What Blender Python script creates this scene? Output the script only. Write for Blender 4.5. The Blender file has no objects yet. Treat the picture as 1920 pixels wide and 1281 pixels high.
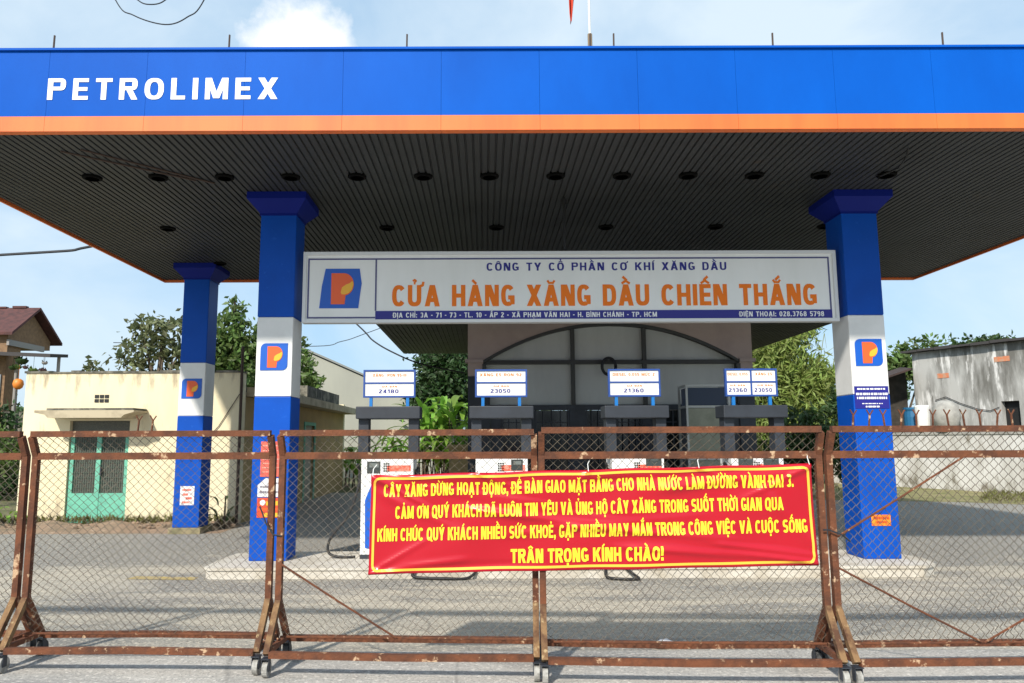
import bpy, bmesh, math, random
import numpy as np
from mathutils import Vector, Matrix
S = bpy.context.scene
COL = S.collection
R = math.radians
rng = random.Random(7)
nrg = np.random.default_rng(11)

# ------------------------------------------------------------------ camera, sky, sun, exposure
SUN_EL, SUN_AZ = R(39), R(24)          # sun behind the camera, a little to the left
cd = bpy.data.cameras.new('camera'); cam = bpy.data.objects.new('camera', cd); COL.objects.link(cam)
S.camera = cam
cd.sensor_width = 36; cd.lens = 1407 / 1920 * 36
cd.shift_x = 50 / 1920; cd.shift_y = 0
cd.clip_start = 0.05; cd.clip_end = 2000
th = math.atan(186 / 1407); ro = R(0.2)
F = Vector((0, math.cos(th), math.sin(th))); R0 = Vector((1, 0, 0)); U0 = R0.cross(F)
RR = R0 * math.cos(ro) - U0 * math.sin(ro); UU = U0 * math.cos(ro) + R0 * math.sin(ro)
m = Matrix((RR, UU, -F)).transposed().to_4x4(); m.translation = Vector((0, 0, 1.6))
cam.matrix_world = m

W = bpy.data.worlds.new('World'); S.world = W; W.use_nodes = True
nt = W.node_tree; N = nt.nodes; L = nt.links
bg = N['Background']; bg.inputs[1].default_value = 0.11
sky = N.new('ShaderNodeTexSky'); sky.sky_type = 'NISHITA'; sky.sun_disc = False
sky.sun_elevation = SUN_EL; sky.sun_rotation = math.pi + SUN_AZ
sky.air_density = 1.0; sky.dust_density = 1.5; sky.ozone_density = 1.0
tc = N.new('ShaderNodeTexCoord')
def wnode(t, **k):
    n = N.new(t)
    for a, b in k.items(): setattr(n, a, b)
    return n
mp = wnode('ShaderNodeMapping'); mp.inputs['Scale'].default_value = (1.5, 1.5, 3.2); mp.inputs['Location'].default_value = (3.1, .4, .2)
L.new(tc.outputs['Generated'], mp.inputs['Vector'])
n1 = wnode('ShaderNodeTexNoise'); n1.inputs['Scale'].default_value = 1.6; n1.inputs['Detail'].default_value = 7; n1.inputs['Roughness'].default_value = .55; n1.inputs['Distortion'].default_value = .4
L.new(mp.outputs[0], n1.inputs['Vector'])
r1 = wnode('ShaderNodeValToRGB'); r1.color_ramp.elements[0].position = .36; r1.color_ramp.elements[1].position = .68
r1.color_ramp.elements[0].color = (.0, .0, .0, 1); r1.color_ramp.elements[1].color = (.75, .75, .75, 1)
L.new(n1.outputs['Fac'], r1.inputs[0])
veil = wnode('ShaderNodeMix', data_type='RGBA'); veil.inputs['Factor'].default_value = .62; L.new(sky.outputs[0], veil.inputs['A']); veil.inputs['B'].default_value = (4.1, 6.4, 8.7, 1)
mx = wnode('ShaderNodeMix', data_type='RGBA'); L.new(r1.outputs[0], mx.inputs['Factor']); L.new(veil.outputs['Result'], mx.inputs['A'])
mx.inputs['B'].default_value = (6.7, 7.6, 8.2, 1)
# one bright cumulus head standing above the roof edge
def cumulus(prev, d, rad, thr, colr):
    v = Vector(d).normalized()
    dist = wnode('ShaderNodeVectorMath', operation='DISTANCE'); L.new(tc.outputs['Generated'], dist.inputs[0]); dist.inputs[1].default_value = v
    n = wnode('ShaderNodeTexNoise'); n.inputs['Scale'].default_value = 17; n.inputs['Detail'].default_value = 8; n.inputs['Roughness'].default_value = .6
    L.new(tc.outputs['Generated'], n.inputs['Vector'])
    a = wnode('ShaderNodeMath', operation='MULTIPLY_ADD'); L.new(n.outputs['Fac'], a.inputs[0]); a.inputs[1].default_value = rad * 1.5; L.new(dist.outputs['Value'], a.inputs[2])
    mr = wnode('ShaderNodeMapRange'); L.new(a.outputs[0], mr.inputs['Value'])
    mr.inputs['From Min'].default_value = rad * 1.55 + thr; mr.inputs['From Max'].default_value = rad * 1.55; mr.inputs['To Min'].default_value = 0; mr.inputs['To Max'].default_value = .95
    x = wnode('ShaderNodeMix', data_type='RGBA'); L.new(mr.outputs[0], x.inputs['Factor']); L.new(prev, x.inputs['A']); x.inputs['B'].default_value = colr
    return x.outputs['Result']
out = cumulus(mx.outputs['Result'], (-365, 1407, 745), .062, .03, (9.3, 9.2, 9.0, 1))
L.new(out, bg.inputs[0])

sd = bpy.data.lights.new('sun', 'SUN'); sun = bpy.data.objects.new('sun', sd); COL.objects.link(sun)
sd.energy = 4.3; sd.angle = R(2.2); sd.color = (1, .94, .84)
sun.rotation_euler = Vector((math.sin(SUN_AZ) * math.cos(SUN_EL), math.cos(SUN_AZ) * math.cos(SUN_EL), -math.sin(SUN_EL))).to_track_quat('-Z', 'Y').to_euler()
S.view_settings.view_transform = 'Standard'; S.view_settings.look = 'None'; S.view_settings.gamma = 1
S.view_settings.exposure = 0.25
S.cycles.max_bounces = 6; S.cycles.diffuse_bounces = 4; S.cycles.glossy_bounces = 3; S.cycles.transparent_max_bounces = 8

# ------------------------------------------------------------------ helpers: materials
def mat(name, col, rough=.6, col2=None, scale=4., lo=.4, hi=.65, detail=5., bump=0., bscale=None, metal=0., stretch=(1, 1, 1), spec=.5,
        col3=None, scale3=20., lo3=.6, hi3=.68, rnd=0., zst=None):
    """base colour, broken up by one or two noises in world space; rnd = brightness change per mesh island"""
    M = bpy.data.materials.new(name); M.use_nodes = True
    t = M.node_tree; n = t.nodes; l = t.links; b = n['Principled BSDF']
    b.inputs['Roughness'].default_value = rough; b.inputs['Metallic'].default_value = metal; b.inputs['Specular IOR Level'].default_value = spec
    b.inputs['Base Color'].default_value = (*col, 1)
    if col2 or col3 or bump or rnd:
        g = n.new('ShaderNodeNewGeometry'); mpn = n.new('ShaderNodeMapping'); mpn.inputs['Scale'].default_value = stretch
        l.new(g.outputs['Position'], mpn.inputs['Vector'])
        cur = None
        def layer(cur, base, c, sc, a, z):
            ns = n.new('ShaderNodeTexNoise'); ns.inputs['Scale'].default_value = sc; ns.inputs['Detail'].default_value = detail; ns.inputs['Roughness'].default_value = .62
            l.new(mpn.outputs[0], ns.inputs['Vector'])
            mr = n.new('ShaderNodeMapRange'); mr.inputs['From Min'].default_value = a; mr.inputs['From Max'].default_value = z
            fac = ns.outputs['Fac']
            if zst and c is col3:
                sp = n.new('ShaderNodeSeparateXYZ'); l.new(g.outputs['Position'], sp.inputs[0])
                for z0, z1, am in zst:
                    zr = n.new('ShaderNodeMapRange'); zr.inputs['From Min'].default_value = z0; zr.inputs['From Max'].default_value = z1; zr.inputs['To Max'].default_value = am; l.new(sp.outputs['Z'], zr.inputs['Value'])
                    ad = n.new('ShaderNodeMath'); ad.operation = 'ADD'; l.new(fac, ad.inputs[0]); l.new(zr.outputs[0], ad.inputs[1]); fac = ad.outputs[0]
            l.new(fac, mr.inputs['Value'])
            x = n.new('ShaderNodeMix'); x.data_type = 'RGBA'; l.new(mr.outputs[0], x.inputs['Factor'])
            if cur: l.new(cur, x.inputs['A'])
            else: x.inputs['A'].default_value = (*base, 1)
            x.inputs['B'].default_value = (*c, 1)
            return x.outputs['Result'], ns
        ns = None
        if col2: cur, ns = layer(cur, col, col2, scale, lo, hi)
        if col3: cur, _ = layer(cur, col, col3, scale3, lo3, hi3)
        if rnd:
            hv = n.new('ShaderNodeHueSaturation'); mr = n.new('ShaderNodeMapRange')
            mr.inputs['To Min'].default_value = 1 - rnd; mr.inputs['To Max'].default_value = 1 + rnd
            l.new(g.outputs['Random Per Island'], mr.inputs['Value']); l.new(mr.outputs[0], hv.inputs['Value'])
            mr2 = n.new('ShaderNodeMapRange'); mr2.inputs['To Min'].default_value = .5 - rnd * .05; mr2.inputs['To Max'].default_value = .5 + rnd * .03
            l.new(g.outputs['Random Per Island'], mr2.inputs['Value']); l.new(mr2.outputs[0], hv.inputs['Hue'])
            if cur: l.new(cur, hv.inputs['Color'])
            else: hv.inputs['Color'].default_value = (*col, 1)
            cur = hv.outputs[0]
        if cur: l.new(cur, b.inputs['Base Color'])
        if bump:
            nb = n.new('ShaderNodeTexNoise'); nb.inputs['Scale'].default_value = bscale or scale * 4; nb.inputs['Detail'].default_value = 6
            l.new(mpn.outputs[0], nb.inputs['Vector'])
            bp = n.new('ShaderNodeBump'); bp.inputs['Strength'].default_value = bump; bp.inputs['Distance'].default_value = .02
            l.new(nb.outputs['Fac'], bp.inputs['Height']); l.new(bp.outputs[0], b.inputs['Normal'])
    return M
def leafmat(name, col, rnd=.45, trans=.35):
    M = mat(name, col, .55, rnd=rnd)
    t = M.node_tree; n = t.nodes; l = t.links; b = n['Principled BSDF']; o = n['Material Output']
    tr = n.new('ShaderNodeBsdfTranslucent'); src = b.inputs['Base Color'].links[0].from_socket
    l.new(src, tr.inputs['Color']); ms = n.new('ShaderNodeMixShader'); ms.inputs[0].default_value = trans
    l.new(b.outputs[0], ms.inputs[1]); l.new(tr.outputs[0], ms.inputs[2]); l.new(ms.outputs[0], o.inputs['Surface'])
    return M

K = dict(
    fascia=mat('fascia_blue', (.0008, .098, .50), .55, (.0008, .082, .43), .9, .36, .66, stretch=(1, 1, .5), spec=.10),
    trim=mat('orange_trim', (.80, .175, .032), .55, (.70, .135, .026), 1.3, .4, .7, stretch=(2.5, 1, .3)),
    letters=mat('white_letters', (.84, .84, .84), .4),
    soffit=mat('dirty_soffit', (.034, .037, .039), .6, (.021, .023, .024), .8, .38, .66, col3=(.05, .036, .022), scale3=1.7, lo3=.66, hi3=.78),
    black=mat('black_plastic', (.012, .012, .013), .5),
    dark_hole=mat('dark_lamp', (.001, .001, .001), 1., spec=0.), lamp=mat('lamp_ring', (.004, .004, .004), .9, spec=.1),
    rod=mat('rusty_rod', (.07, .045, .035), .8),
    pblue=mat('pillar_blue', (.0005, .078, .47), .5, (.0005, .064, .39), 1.6, .35, .7, col3=(.012, .11, .52), scale3=14, lo3=.64, hi3=.74, spec=.2),
    pwhite=mat('pillar_white', (.80, .80, .79), .5, (.70, .70, .69), 2., .4, .7),
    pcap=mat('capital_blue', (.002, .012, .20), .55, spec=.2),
    navy=mat('navy_print', (.012, .012, .23), .45),
    eblue=mat('emblem_blue', (.003, .10, .52), .4),
    eorange=mat('emblem_orange', (.86, .12, .022), .4),
    eyellow=mat('emblem_yellow', (.9, .46, .03), .4),
    conc=mat('island_concrete', (.60, .56, .49), .9, (.42, .37, .29), 3., .4, .7, bump=.5, bscale=40),
    board=mat('board_white', (.88, .88, .86), .35, (.79, .79, .76), 1.3, .4, .7, stretch=(1, 1, .25)),
    frame=mat('board_frame', (.72, .73, .74), .35, metal=.0),
    sorange=mat('sign_orange', (.90, .205, .018), .5, spec=.2),
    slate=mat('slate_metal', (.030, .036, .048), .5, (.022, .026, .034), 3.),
    white=mat('white_panel', (.82, .82, .80), .4, (.70, .69, .66), 5., .5, .75),
    screen=mat('grey_display', (.05, .06, .06), .15),
    redlab=mat('red_label', (.78, .10, .05), .5, (.85, .30, .22), 30., .45, .6),
    bluepost=mat('bright_blue_post', (.005, .17, .52), .45),
    signblue=mat('sign_blue_frame', (.02, .07, .30), .45),
    rust=mat('rust', (.16, .052, .020), .85, (.085, .030, .014), 9., .4, .62, detail=8, bump=.35, bscale=60, col3=(.50, .33, .20), scale3=13., lo3=.60, hi3=.66),
    rustlight=mat('weathered_leg_paint', (.22, .125, .055), .85, (.085, .036, .016), 8., .42, .6, detail=8, bump=.3, bscale=60, col3=(.38, .27, .14), scale3=20., lo3=.58, hi3=.68),
    wire=mat('galvanised_wire', (.15, .125, .09), .6, (.085, .062, .042), 5., .4, .6),
    tyre=mat('dull_tyre', (.05, .05, .05), .7), wheelw=mat('pale_caster', (.40, .39, .36), .7, (.22, .21, .19), 20., .4, .6),
    banner=mat('red_vinyl', (.44, .0005, .012), .24, spec=.6),
    byellow=mat('banner_yellow', (.92, .70, .03), .4), borange=mat('banner_border', (.92, .50, .05), .38),
    cream=mat('cream_wall', (.82, .735, .51), .9, (.75, .65, .43), 1.1, .38, .68, bump=.15, bscale=30, col3=(.40, .33, .22), scale3=3.0, lo3=.60, hi3=.78, stretch=(1.8, 1, .45), zst=[(2.5, 2.97, .16), (.55, 0., .20)]),
    creamshade=mat('shade_tinted_cream_wall', (.50, .36, .17), .9, (.38, .28, .14), 1.5, .4, .7),  # cream darkened to brown-beige: the shade on the side wall is painted in
    mossy=mat('mossy_concrete', (.10, .095, .08), .95, (.30, .28, .22), 3., .45, .65, col3=(.04, .045, .03), scale3=5., lo3=.5, hi3=.65),
    eave=mat('eave_concrete', (.50, .43, .30), .9, (.30, .25, .17), 2.5, .45, .7),
    green=mat('sea_green_paint', (.16, .50, .36), .5, (.12, .38, .28), 6., .45, .7),
    mesh_dark=mat('dark_grille', (.085, .09, .08), .6, (.13, .135, .11), 30., .45, .6),
    dark=mat('dark_opening', (.012, .012, .012), .6),
    office=mat('office_wall', (.46, .36, .31), .85, (.40, .31, .27), 1.5),
    officegrey=mat('office_shutter', (.56, .57, .53), .6, (.48, .49, .46), 1.2, stretch=(1, 1, .3)),
    mull=mat('dark_mullion', (.055, .055, .05), .6),
    glass=mat('dark_glass', (.014, .017, .02), .12),
    alu=mat('aluminium', (.45, .45, .43), .35, metal=.4),
    kiosk=mat('kiosk_pane', (.34, .34, .25), .25, (.24, .25, .18), 3.),
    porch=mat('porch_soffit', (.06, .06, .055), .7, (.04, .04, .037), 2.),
    ware=mat('warehouse_sheet', (.37, .37, .31), .7, (.32, .32, .275), .6, stretch=(1, 1, .3)),
    stained=mat('stained_concrete', (.46, .455, .435), .95, (.155, .15, .135), 1.2, .40, .60, detail=10, bump=.3, bscale=20, stretch=(1.3, 1.3, .28), col3=(.70, .69, .67), scale3=3.0, lo3=.55, hi3=.66),
    whitewash=mat('whitewashed_wall', (.64, .63, .61), .95, (.36, .34, .30), .9, .42, .66, detail=8, bump=.2, bscale=20, stretch=(1, 1, .5), col3=(.20, .18, .14), scale3=3., lo3=.62, hi3=.8, zst=[(.7, 0., .2), (1.3, 1.74, .1)]),
    roofdark=mat('dark_roof_sheet', (.05, .045, .045), .8), rooftile=mat('red_roof_tile', (.105, .040, .036), .85, (.06, .026, .025), 6., .4, .65),
    brick=mat('orange_brick', (.27, .165, .09), .9, (.19, .115, .065), 8., .4, .65), greywood=mat('grey_fascia', (.30, .28, .26), .8),
    bluebarrel=mat('blue_plastic', (.02, .13, .27), .45), pot=mat('grey_plaster', (.38, .37, .34), .9, (.28, .27, .25), 6.),
    bark=mat('bark', (.12, .09, .06), .9, (.07, .055, .04), 8.),
    paper=mat('white_paper', (.80, .79, .78), .7, (.55, .52, .55), 26., .52, .62), paperred=mat('red_paper', (.72, .13, .09), .7, (.60, .09, .07), 18., .5, .6),
    orangesticker=mat('orange_sticker', (.85, .17, .02), .5, (.75, .30, .02), 30., .45, .6),
    soil=mat('reddish_soil', (.30, .205, .14), 1., (.20, .15, .10), 3., .4, .65, detail=9, bump=.8, bscale=14, col3=(.42, .33, .25), scale3=9., lo3=.58, hi3=.68),
    cable=mat('black_cable', (.02, .022, .028), .6), flag=mat('red_flag', (.62, .07, .03), .7), polew=mat('pale_pole', (.75, .75, .73), .4),
    litter=mat('white_litter', (.75, .75, .76), .4), terracotta=mat('orange_ball', (.75, .23, .03), .5),
    lf_dark=leafmat('leaf_dark', (.05, .095, .028)), lf_mid=leafmat('leaf_mid', (.105, .17, .04)), lf_olive=leafmat('leaf_olive', (.15, .17, .075)),
    lf_bright=leafmat('leaf_bright', (.20, .36, .05)), lf_bamboo=leafmat('leaf_bamboo', (.24, .31, .075)), lf_grass=leafmat('grass_blade', (.16, .16, .05)),
    lf_deep=leafmat('leaf_deep', (.038, .08, .022)),
)

def ground_mat(name, tan, grey, dark, lane=False):
    M = bpy.data.materials.new(name); M.use_nodes = True
    t = M.node_tree; n = t.nodes; l = t.links; b = n['Principled BSDF']; b.inputs['Roughness'].default_value = .92
    g = n.new('ShaderNodeNewGeometry')
    def noise(sc, det, st=(1, 1, 1), rough=.6, dist=0.):
        mpn = n.new('ShaderNodeMapping'); mpn.inputs['Scale'].default_value = st; l.new(g.outputs['Position'], mpn.inputs['Vector'])
        ns = n.new('ShaderNodeTexNoise'); ns.inputs['Scale'].default_value = sc; ns.inputs['Detail'].default_value = det; ns.inputs['Roughness'].default_value = rough; ns.inputs['Distortion'].default_value = dist
        l.new(mpn.outputs[0], ns.inputs['Vector']); return ns.outputs['Fac']
    def ramp(v, a, z):
        mr = n.new('ShaderNodeMapRange'); mr.inputs['From Min'].default_value = a; mr.inputs['From Max'].default_value = z; l.new(v, mr.inputs['Value']); return mr.outputs[0]
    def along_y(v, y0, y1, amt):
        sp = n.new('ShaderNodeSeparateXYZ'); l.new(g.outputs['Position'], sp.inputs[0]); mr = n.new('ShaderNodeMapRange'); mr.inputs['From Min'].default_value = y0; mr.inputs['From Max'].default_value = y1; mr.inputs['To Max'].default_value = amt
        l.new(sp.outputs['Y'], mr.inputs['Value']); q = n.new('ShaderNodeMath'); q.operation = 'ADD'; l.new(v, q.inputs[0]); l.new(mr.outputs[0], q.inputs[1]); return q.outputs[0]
    def mix(f, A, B):
        x = n.new('ShaderNodeMix'); x.data_type = 'RGBA'; l.new(f, x.inputs['Factor'])
        if isinstance(A, tuple): x.inputs['A'].default_value = (*A, 1)
        else: l.new(A, x.inputs['A'])
        if isinstance(B, tuple): x.inputs['B'].default_value = (*B, 1)
        else: l.new(B, x.inputs['B'])
        return x.outputs['Result']
    def mul(a, bb):
        q = n.new('ShaderNodeMath'); q.operation = 'MULTIPLY'; l.new(a, q.inputs[0])
        if isinstance(bb, float): q.inputs[1].default_value = bb
        else: l.new(bb, q.inputs[1])
        return q.outputs[0]
    c = mix(ramp(noise(.5, 6, (.6, 1.3, 1)), .40, .62), tan, grey)
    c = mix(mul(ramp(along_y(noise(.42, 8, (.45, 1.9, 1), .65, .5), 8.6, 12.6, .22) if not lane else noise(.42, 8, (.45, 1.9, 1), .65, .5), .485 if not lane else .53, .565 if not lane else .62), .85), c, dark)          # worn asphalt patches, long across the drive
    c = mix(mul(ramp(noise(3.2, 8, (.25, 1.6, 1), .7), .50, .70), .7), c, tuple(x * .62 for x in grey))   # tyre streaks
    c = mix(mul(ramp(noise(7, 7, (.7, 1.2, 1), .7), .48, .70), .55), c, tuple(x * .7 for x in grey))
    c = mix(mul(ramp(noise(26, 4), .52, .68), .75), c, tuple(min(1, x * 1.55) for x in tan))     # pale grit
    c = mix(mul(ramp(noise(55, 3), .53, .66), .7), c, tuple(x * .5 for x in dark))            # dark grit
    v = n.new('ShaderNodeTexVoronoi'); v.feature = 'DISTANCE_TO_EDGE'; v.inputs['Scale'].default_value = .55 if not lane else .4
    mpn = n.new('ShaderNodeMapping'); wn = n.new('ShaderNodeMix'); wn.data_type = 'RGBA'; wn.inputs['Factor'].default_value = .12
    nn = n.new('ShaderNodeTexNoise'); nn.inputs['Scale'].default_value = 2.; l.new(g.outputs['Position'], nn.inputs['Vector']); l.new(g.outputs['Position'], wn.inputs['A']); l.new(nn.outputs['Color'], wn.inputs['B'])
    l.new(wn.outputs['Result'], v.inputs['Vector'])
    c = mix(mul(ramp(v.outputs['Distance'], .006, .001), .35), c, tuple(x * .4 for x in dark))   # cracks
    l.new(c, b.inputs['Base Color'])
    bp = n.new('ShaderNodeBump'); bp.inputs['Strength'].default_value = .35; bp.inputs['Distance'].default_value = .02; l.new(noise(45, 5), bp.inputs['Height']); l.new(bp.outputs[0], b.inputs['Normal'])
    return M
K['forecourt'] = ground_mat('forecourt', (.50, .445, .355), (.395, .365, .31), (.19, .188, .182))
K['lane'] = ground_mat('road_concrete', (.47, .445, .405), (.40, .38, .35), (.24, .237, .232), True)
K['earth'] = mat('far_earth', (.16, .15, .07), 1., (.09, .10, .035), .8, .4, .6, bump=.5, bscale=6)
K['verge'] = mat('dry_verge', (.27, .23, .11), 1., (.15, .15, .05), 1.6, .4, .6, bump=.6, bscale=10)

# ------------------------------------------------------------------ helpers: meshes and things
class MB:
    def __init__(s): s.v = []; s.f = []; s.mi = []; s.cur = 0
    def add(s, vs, fs):
        o = len(s.v); s.v += [tuple(p) for p in vs]
        for f in fs: s.f.append([i + o for i in f]); s.mi.append(s.cur)
        return s
    def box(s, x0, x1, y0, y1, z0, z1, bev=0.):
        if bev:
            bm = bmesh.new(); bmesh.ops.create_cube(bm, size=1)
            bmesh.ops.scale(bm, vec=(x1 - x0, y1 - y0, z1 - z0), verts=bm.verts); bmesh.ops.translate(bm, vec=((x0 + x1) / 2, (y0 + y1) / 2, (z0 + z1) / 2), verts=bm.verts)
            bmesh.ops.bevel(bm, geom=bm.edges[:], offset=bev, segments=2, affect='EDGES', profile=.5)
            bm.verts.index_update(); r = s.add([v.co for v in bm.verts], [[v.index for v in f.verts] for f in bm.faces]); bm.free(); return r
        return s.add([(x0, y0, z0), (x1, y0, z0), (x1, y1, z0), (x0, y1, z0), (x0, y0, z1), (x1, y0, z1), (x1, y1, z1), (x0, y1, z1)],
                     [(0, 3, 2, 1), (4, 5, 6, 7), (0, 1, 5, 4), (1, 2, 6, 5), (2, 3, 7, 6), (3, 0, 4, 7)])
    def tube(s, path, r, n=6, cap=True, rot=0.):
        P = [Vector(p) for p in path]; rs = r if isinstance(r, (list, tuple)) else [r] * len(P)
        rings = []; ref = None
        for i, p in enumerate(P):
            d = (P[min(i + 1, len(P) - 1)] - P[max(i - 1, 0)]).normalized()
            if ref is None:
                ref = Vector((0, 0, 1)) if abs(d.z) < .9 else Vector((0, 1, 0))
            a = (ref - d * ref.dot(d)); a = a.normalized() if a.length > 1e-6 else d.orthogonal().normalized(); b = d.cross(a); ref = a
            rings.append([p + (a * math.cos(rot + 2 * math.pi * k / n) + b * math.sin(rot + 2 * math.pi * k / n)) * rs[i] for k in range(n)])
        vs = [q for ring in rings for q in ring]; fs = []
        for i in range(len(P) - 1):
            for k in range(n): fs.append((i * n + k, i * n + (k + 1) % n, (i + 1) * n + (k + 1) % n, (i + 1) * n + k))
        if cap: fs += [tuple(range(n - 1, -1, -1)), tuple(range((len(P) - 1) * n, len(P) * n))]
        return s.add(vs, fs)
    def bar(s, a, b, w):                       # square hollow-section look
        return s.tube([a, b], w * .7071, 4, True, math.pi / 4)
    def prism(s, pts, y0, y1):                 # polygon in XZ extruded along Y (front at y0)
        n = len(pts); vs = [(x, y0, z) for x, z in pts] + [(x, y1, z) for x, z in pts]
        return s.add(vs, [tuple(range(n)), tuple(range(2 * n - 1, n - 1, -1))] + [(i, i + n, (i + 1) % n + n, (i + 1) % n) for i in range(n)])
    def prism_z(s, pts, z0, z1):
        n = len(pts); vs = [(x, y, z0) for x, y in pts] + [(x, y, z1) for x, y in pts]
        return s.add(vs, [tuple(range(n - 1, -1, -1)), tuple(range(n, 2 * n))] + [(i, (i + 1) % n, (i + 1) % n + n, i + n) for i in range(n)])
    def lathe(s, cx, cy, prof, n=16):
        vs = [(cx + r * math.cos(2 * math.pi * k / n), cy + r * math.sin(2 * math.pi * k / n), z) for r, z in prof for k in range(n)]; fs = []
        for i in range(len(prof) - 1):
            for k in range(n): fs.append((i * n + k, i * n + (k + 1) % n, (i + 1) * n + (k + 1) % n, (i + 1) * n + k))
        fs += [tuple(range(n - 1, -1, -1)), tuple(range((len(prof) - 1) * n, len(prof) * n))]
        return s.add(vs, fs)
    def build(s, name, m, parent=None, smooth=False, local=False):
        me = bpy.data.meshes.new(name); off = Vector((0, 0, 0))
        if parent and not local:
            q = parent
            while q: off += q.location; q = q.parent
        me.from_pydata([(a - off.x, b - off.y, c - off.z) for a, b, c in s.v], [], s.f)
        ms = m if isinstance(m, (list, tuple)) else [m]
        for k in ms: me.materials.append(K[k] if isinstance(k, str) else k)
        if len(ms) > 1: me.polygons.foreach_set('material_index', s.mi)
        if smooth: me.polygons.foreach_set('use_smooth', [True] * len(me.polygons))
        me.validate(); me.update()
        o = bpy.data.objects.new(name, me); COL.objects.link(o)
        if parent: o.parent = parent
        return o
def tag(o, label=None, cat=None, group=None, kind=None):
    for k, v in (('label', label), ('category', cat), ('group', group), ('kind', kind)):
        if v: o[k] = v
    return o
def thing(name, label, cat, loc=(0, 0, 0), group=None, rotz=0.):
    o = bpy.data.objects.new(name, None); COL.objects.link(o); o.location = loc; o.rotation_euler = (0, 0, rotz); o.empty_display_size = .2
    return tag(o, label, cat, group)
def box(name, m, parent, *a, **k): return MB().box(*a, **k).build(name, m, parent)

# ------------------------------------------------------------------ lettering: bold block capitals with Vietnamese marks, drawn as quads
import unicodedata
def q_rect(x0, y0, x1, y1): return [[(x0, y0), (x1, y0), (x1, y1), (x0, y1)]]
def q_diag(x0, y0, x1, y1, hw): return [[(x0 - hw / 2, y0), (x0 + hw / 2, y0), (x1 + hw / 2, y1), (x1 - hw / 2, y1)]]
def q_ring(cx, cy, rx, ry, a0, a1, t, th, n=None, e=2.5):
    """arc of a squarish ring, stroke t across and th up and down"""
    n = n or max(5, int(abs(a1 - a0) / 15)); out = []; P = []
    for k in range(n + 1):
        a = R(a0 + (a1 - a0) * k / n); c, s_ = math.cos(a), math.sin(a); f = lambda v: math.copysign(abs(v) ** (2 / e), v)
        P.append(((cx + rx * f(c), cy + ry * f(s_)), (cx + (rx - t) * f(c), cy + (ry - th) * f(s_))))
    for (o0, i0), (o1, i1) in zip(P[:-1], P[1:]): out.append([o0, o1, i1, i0])
    return out
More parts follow.
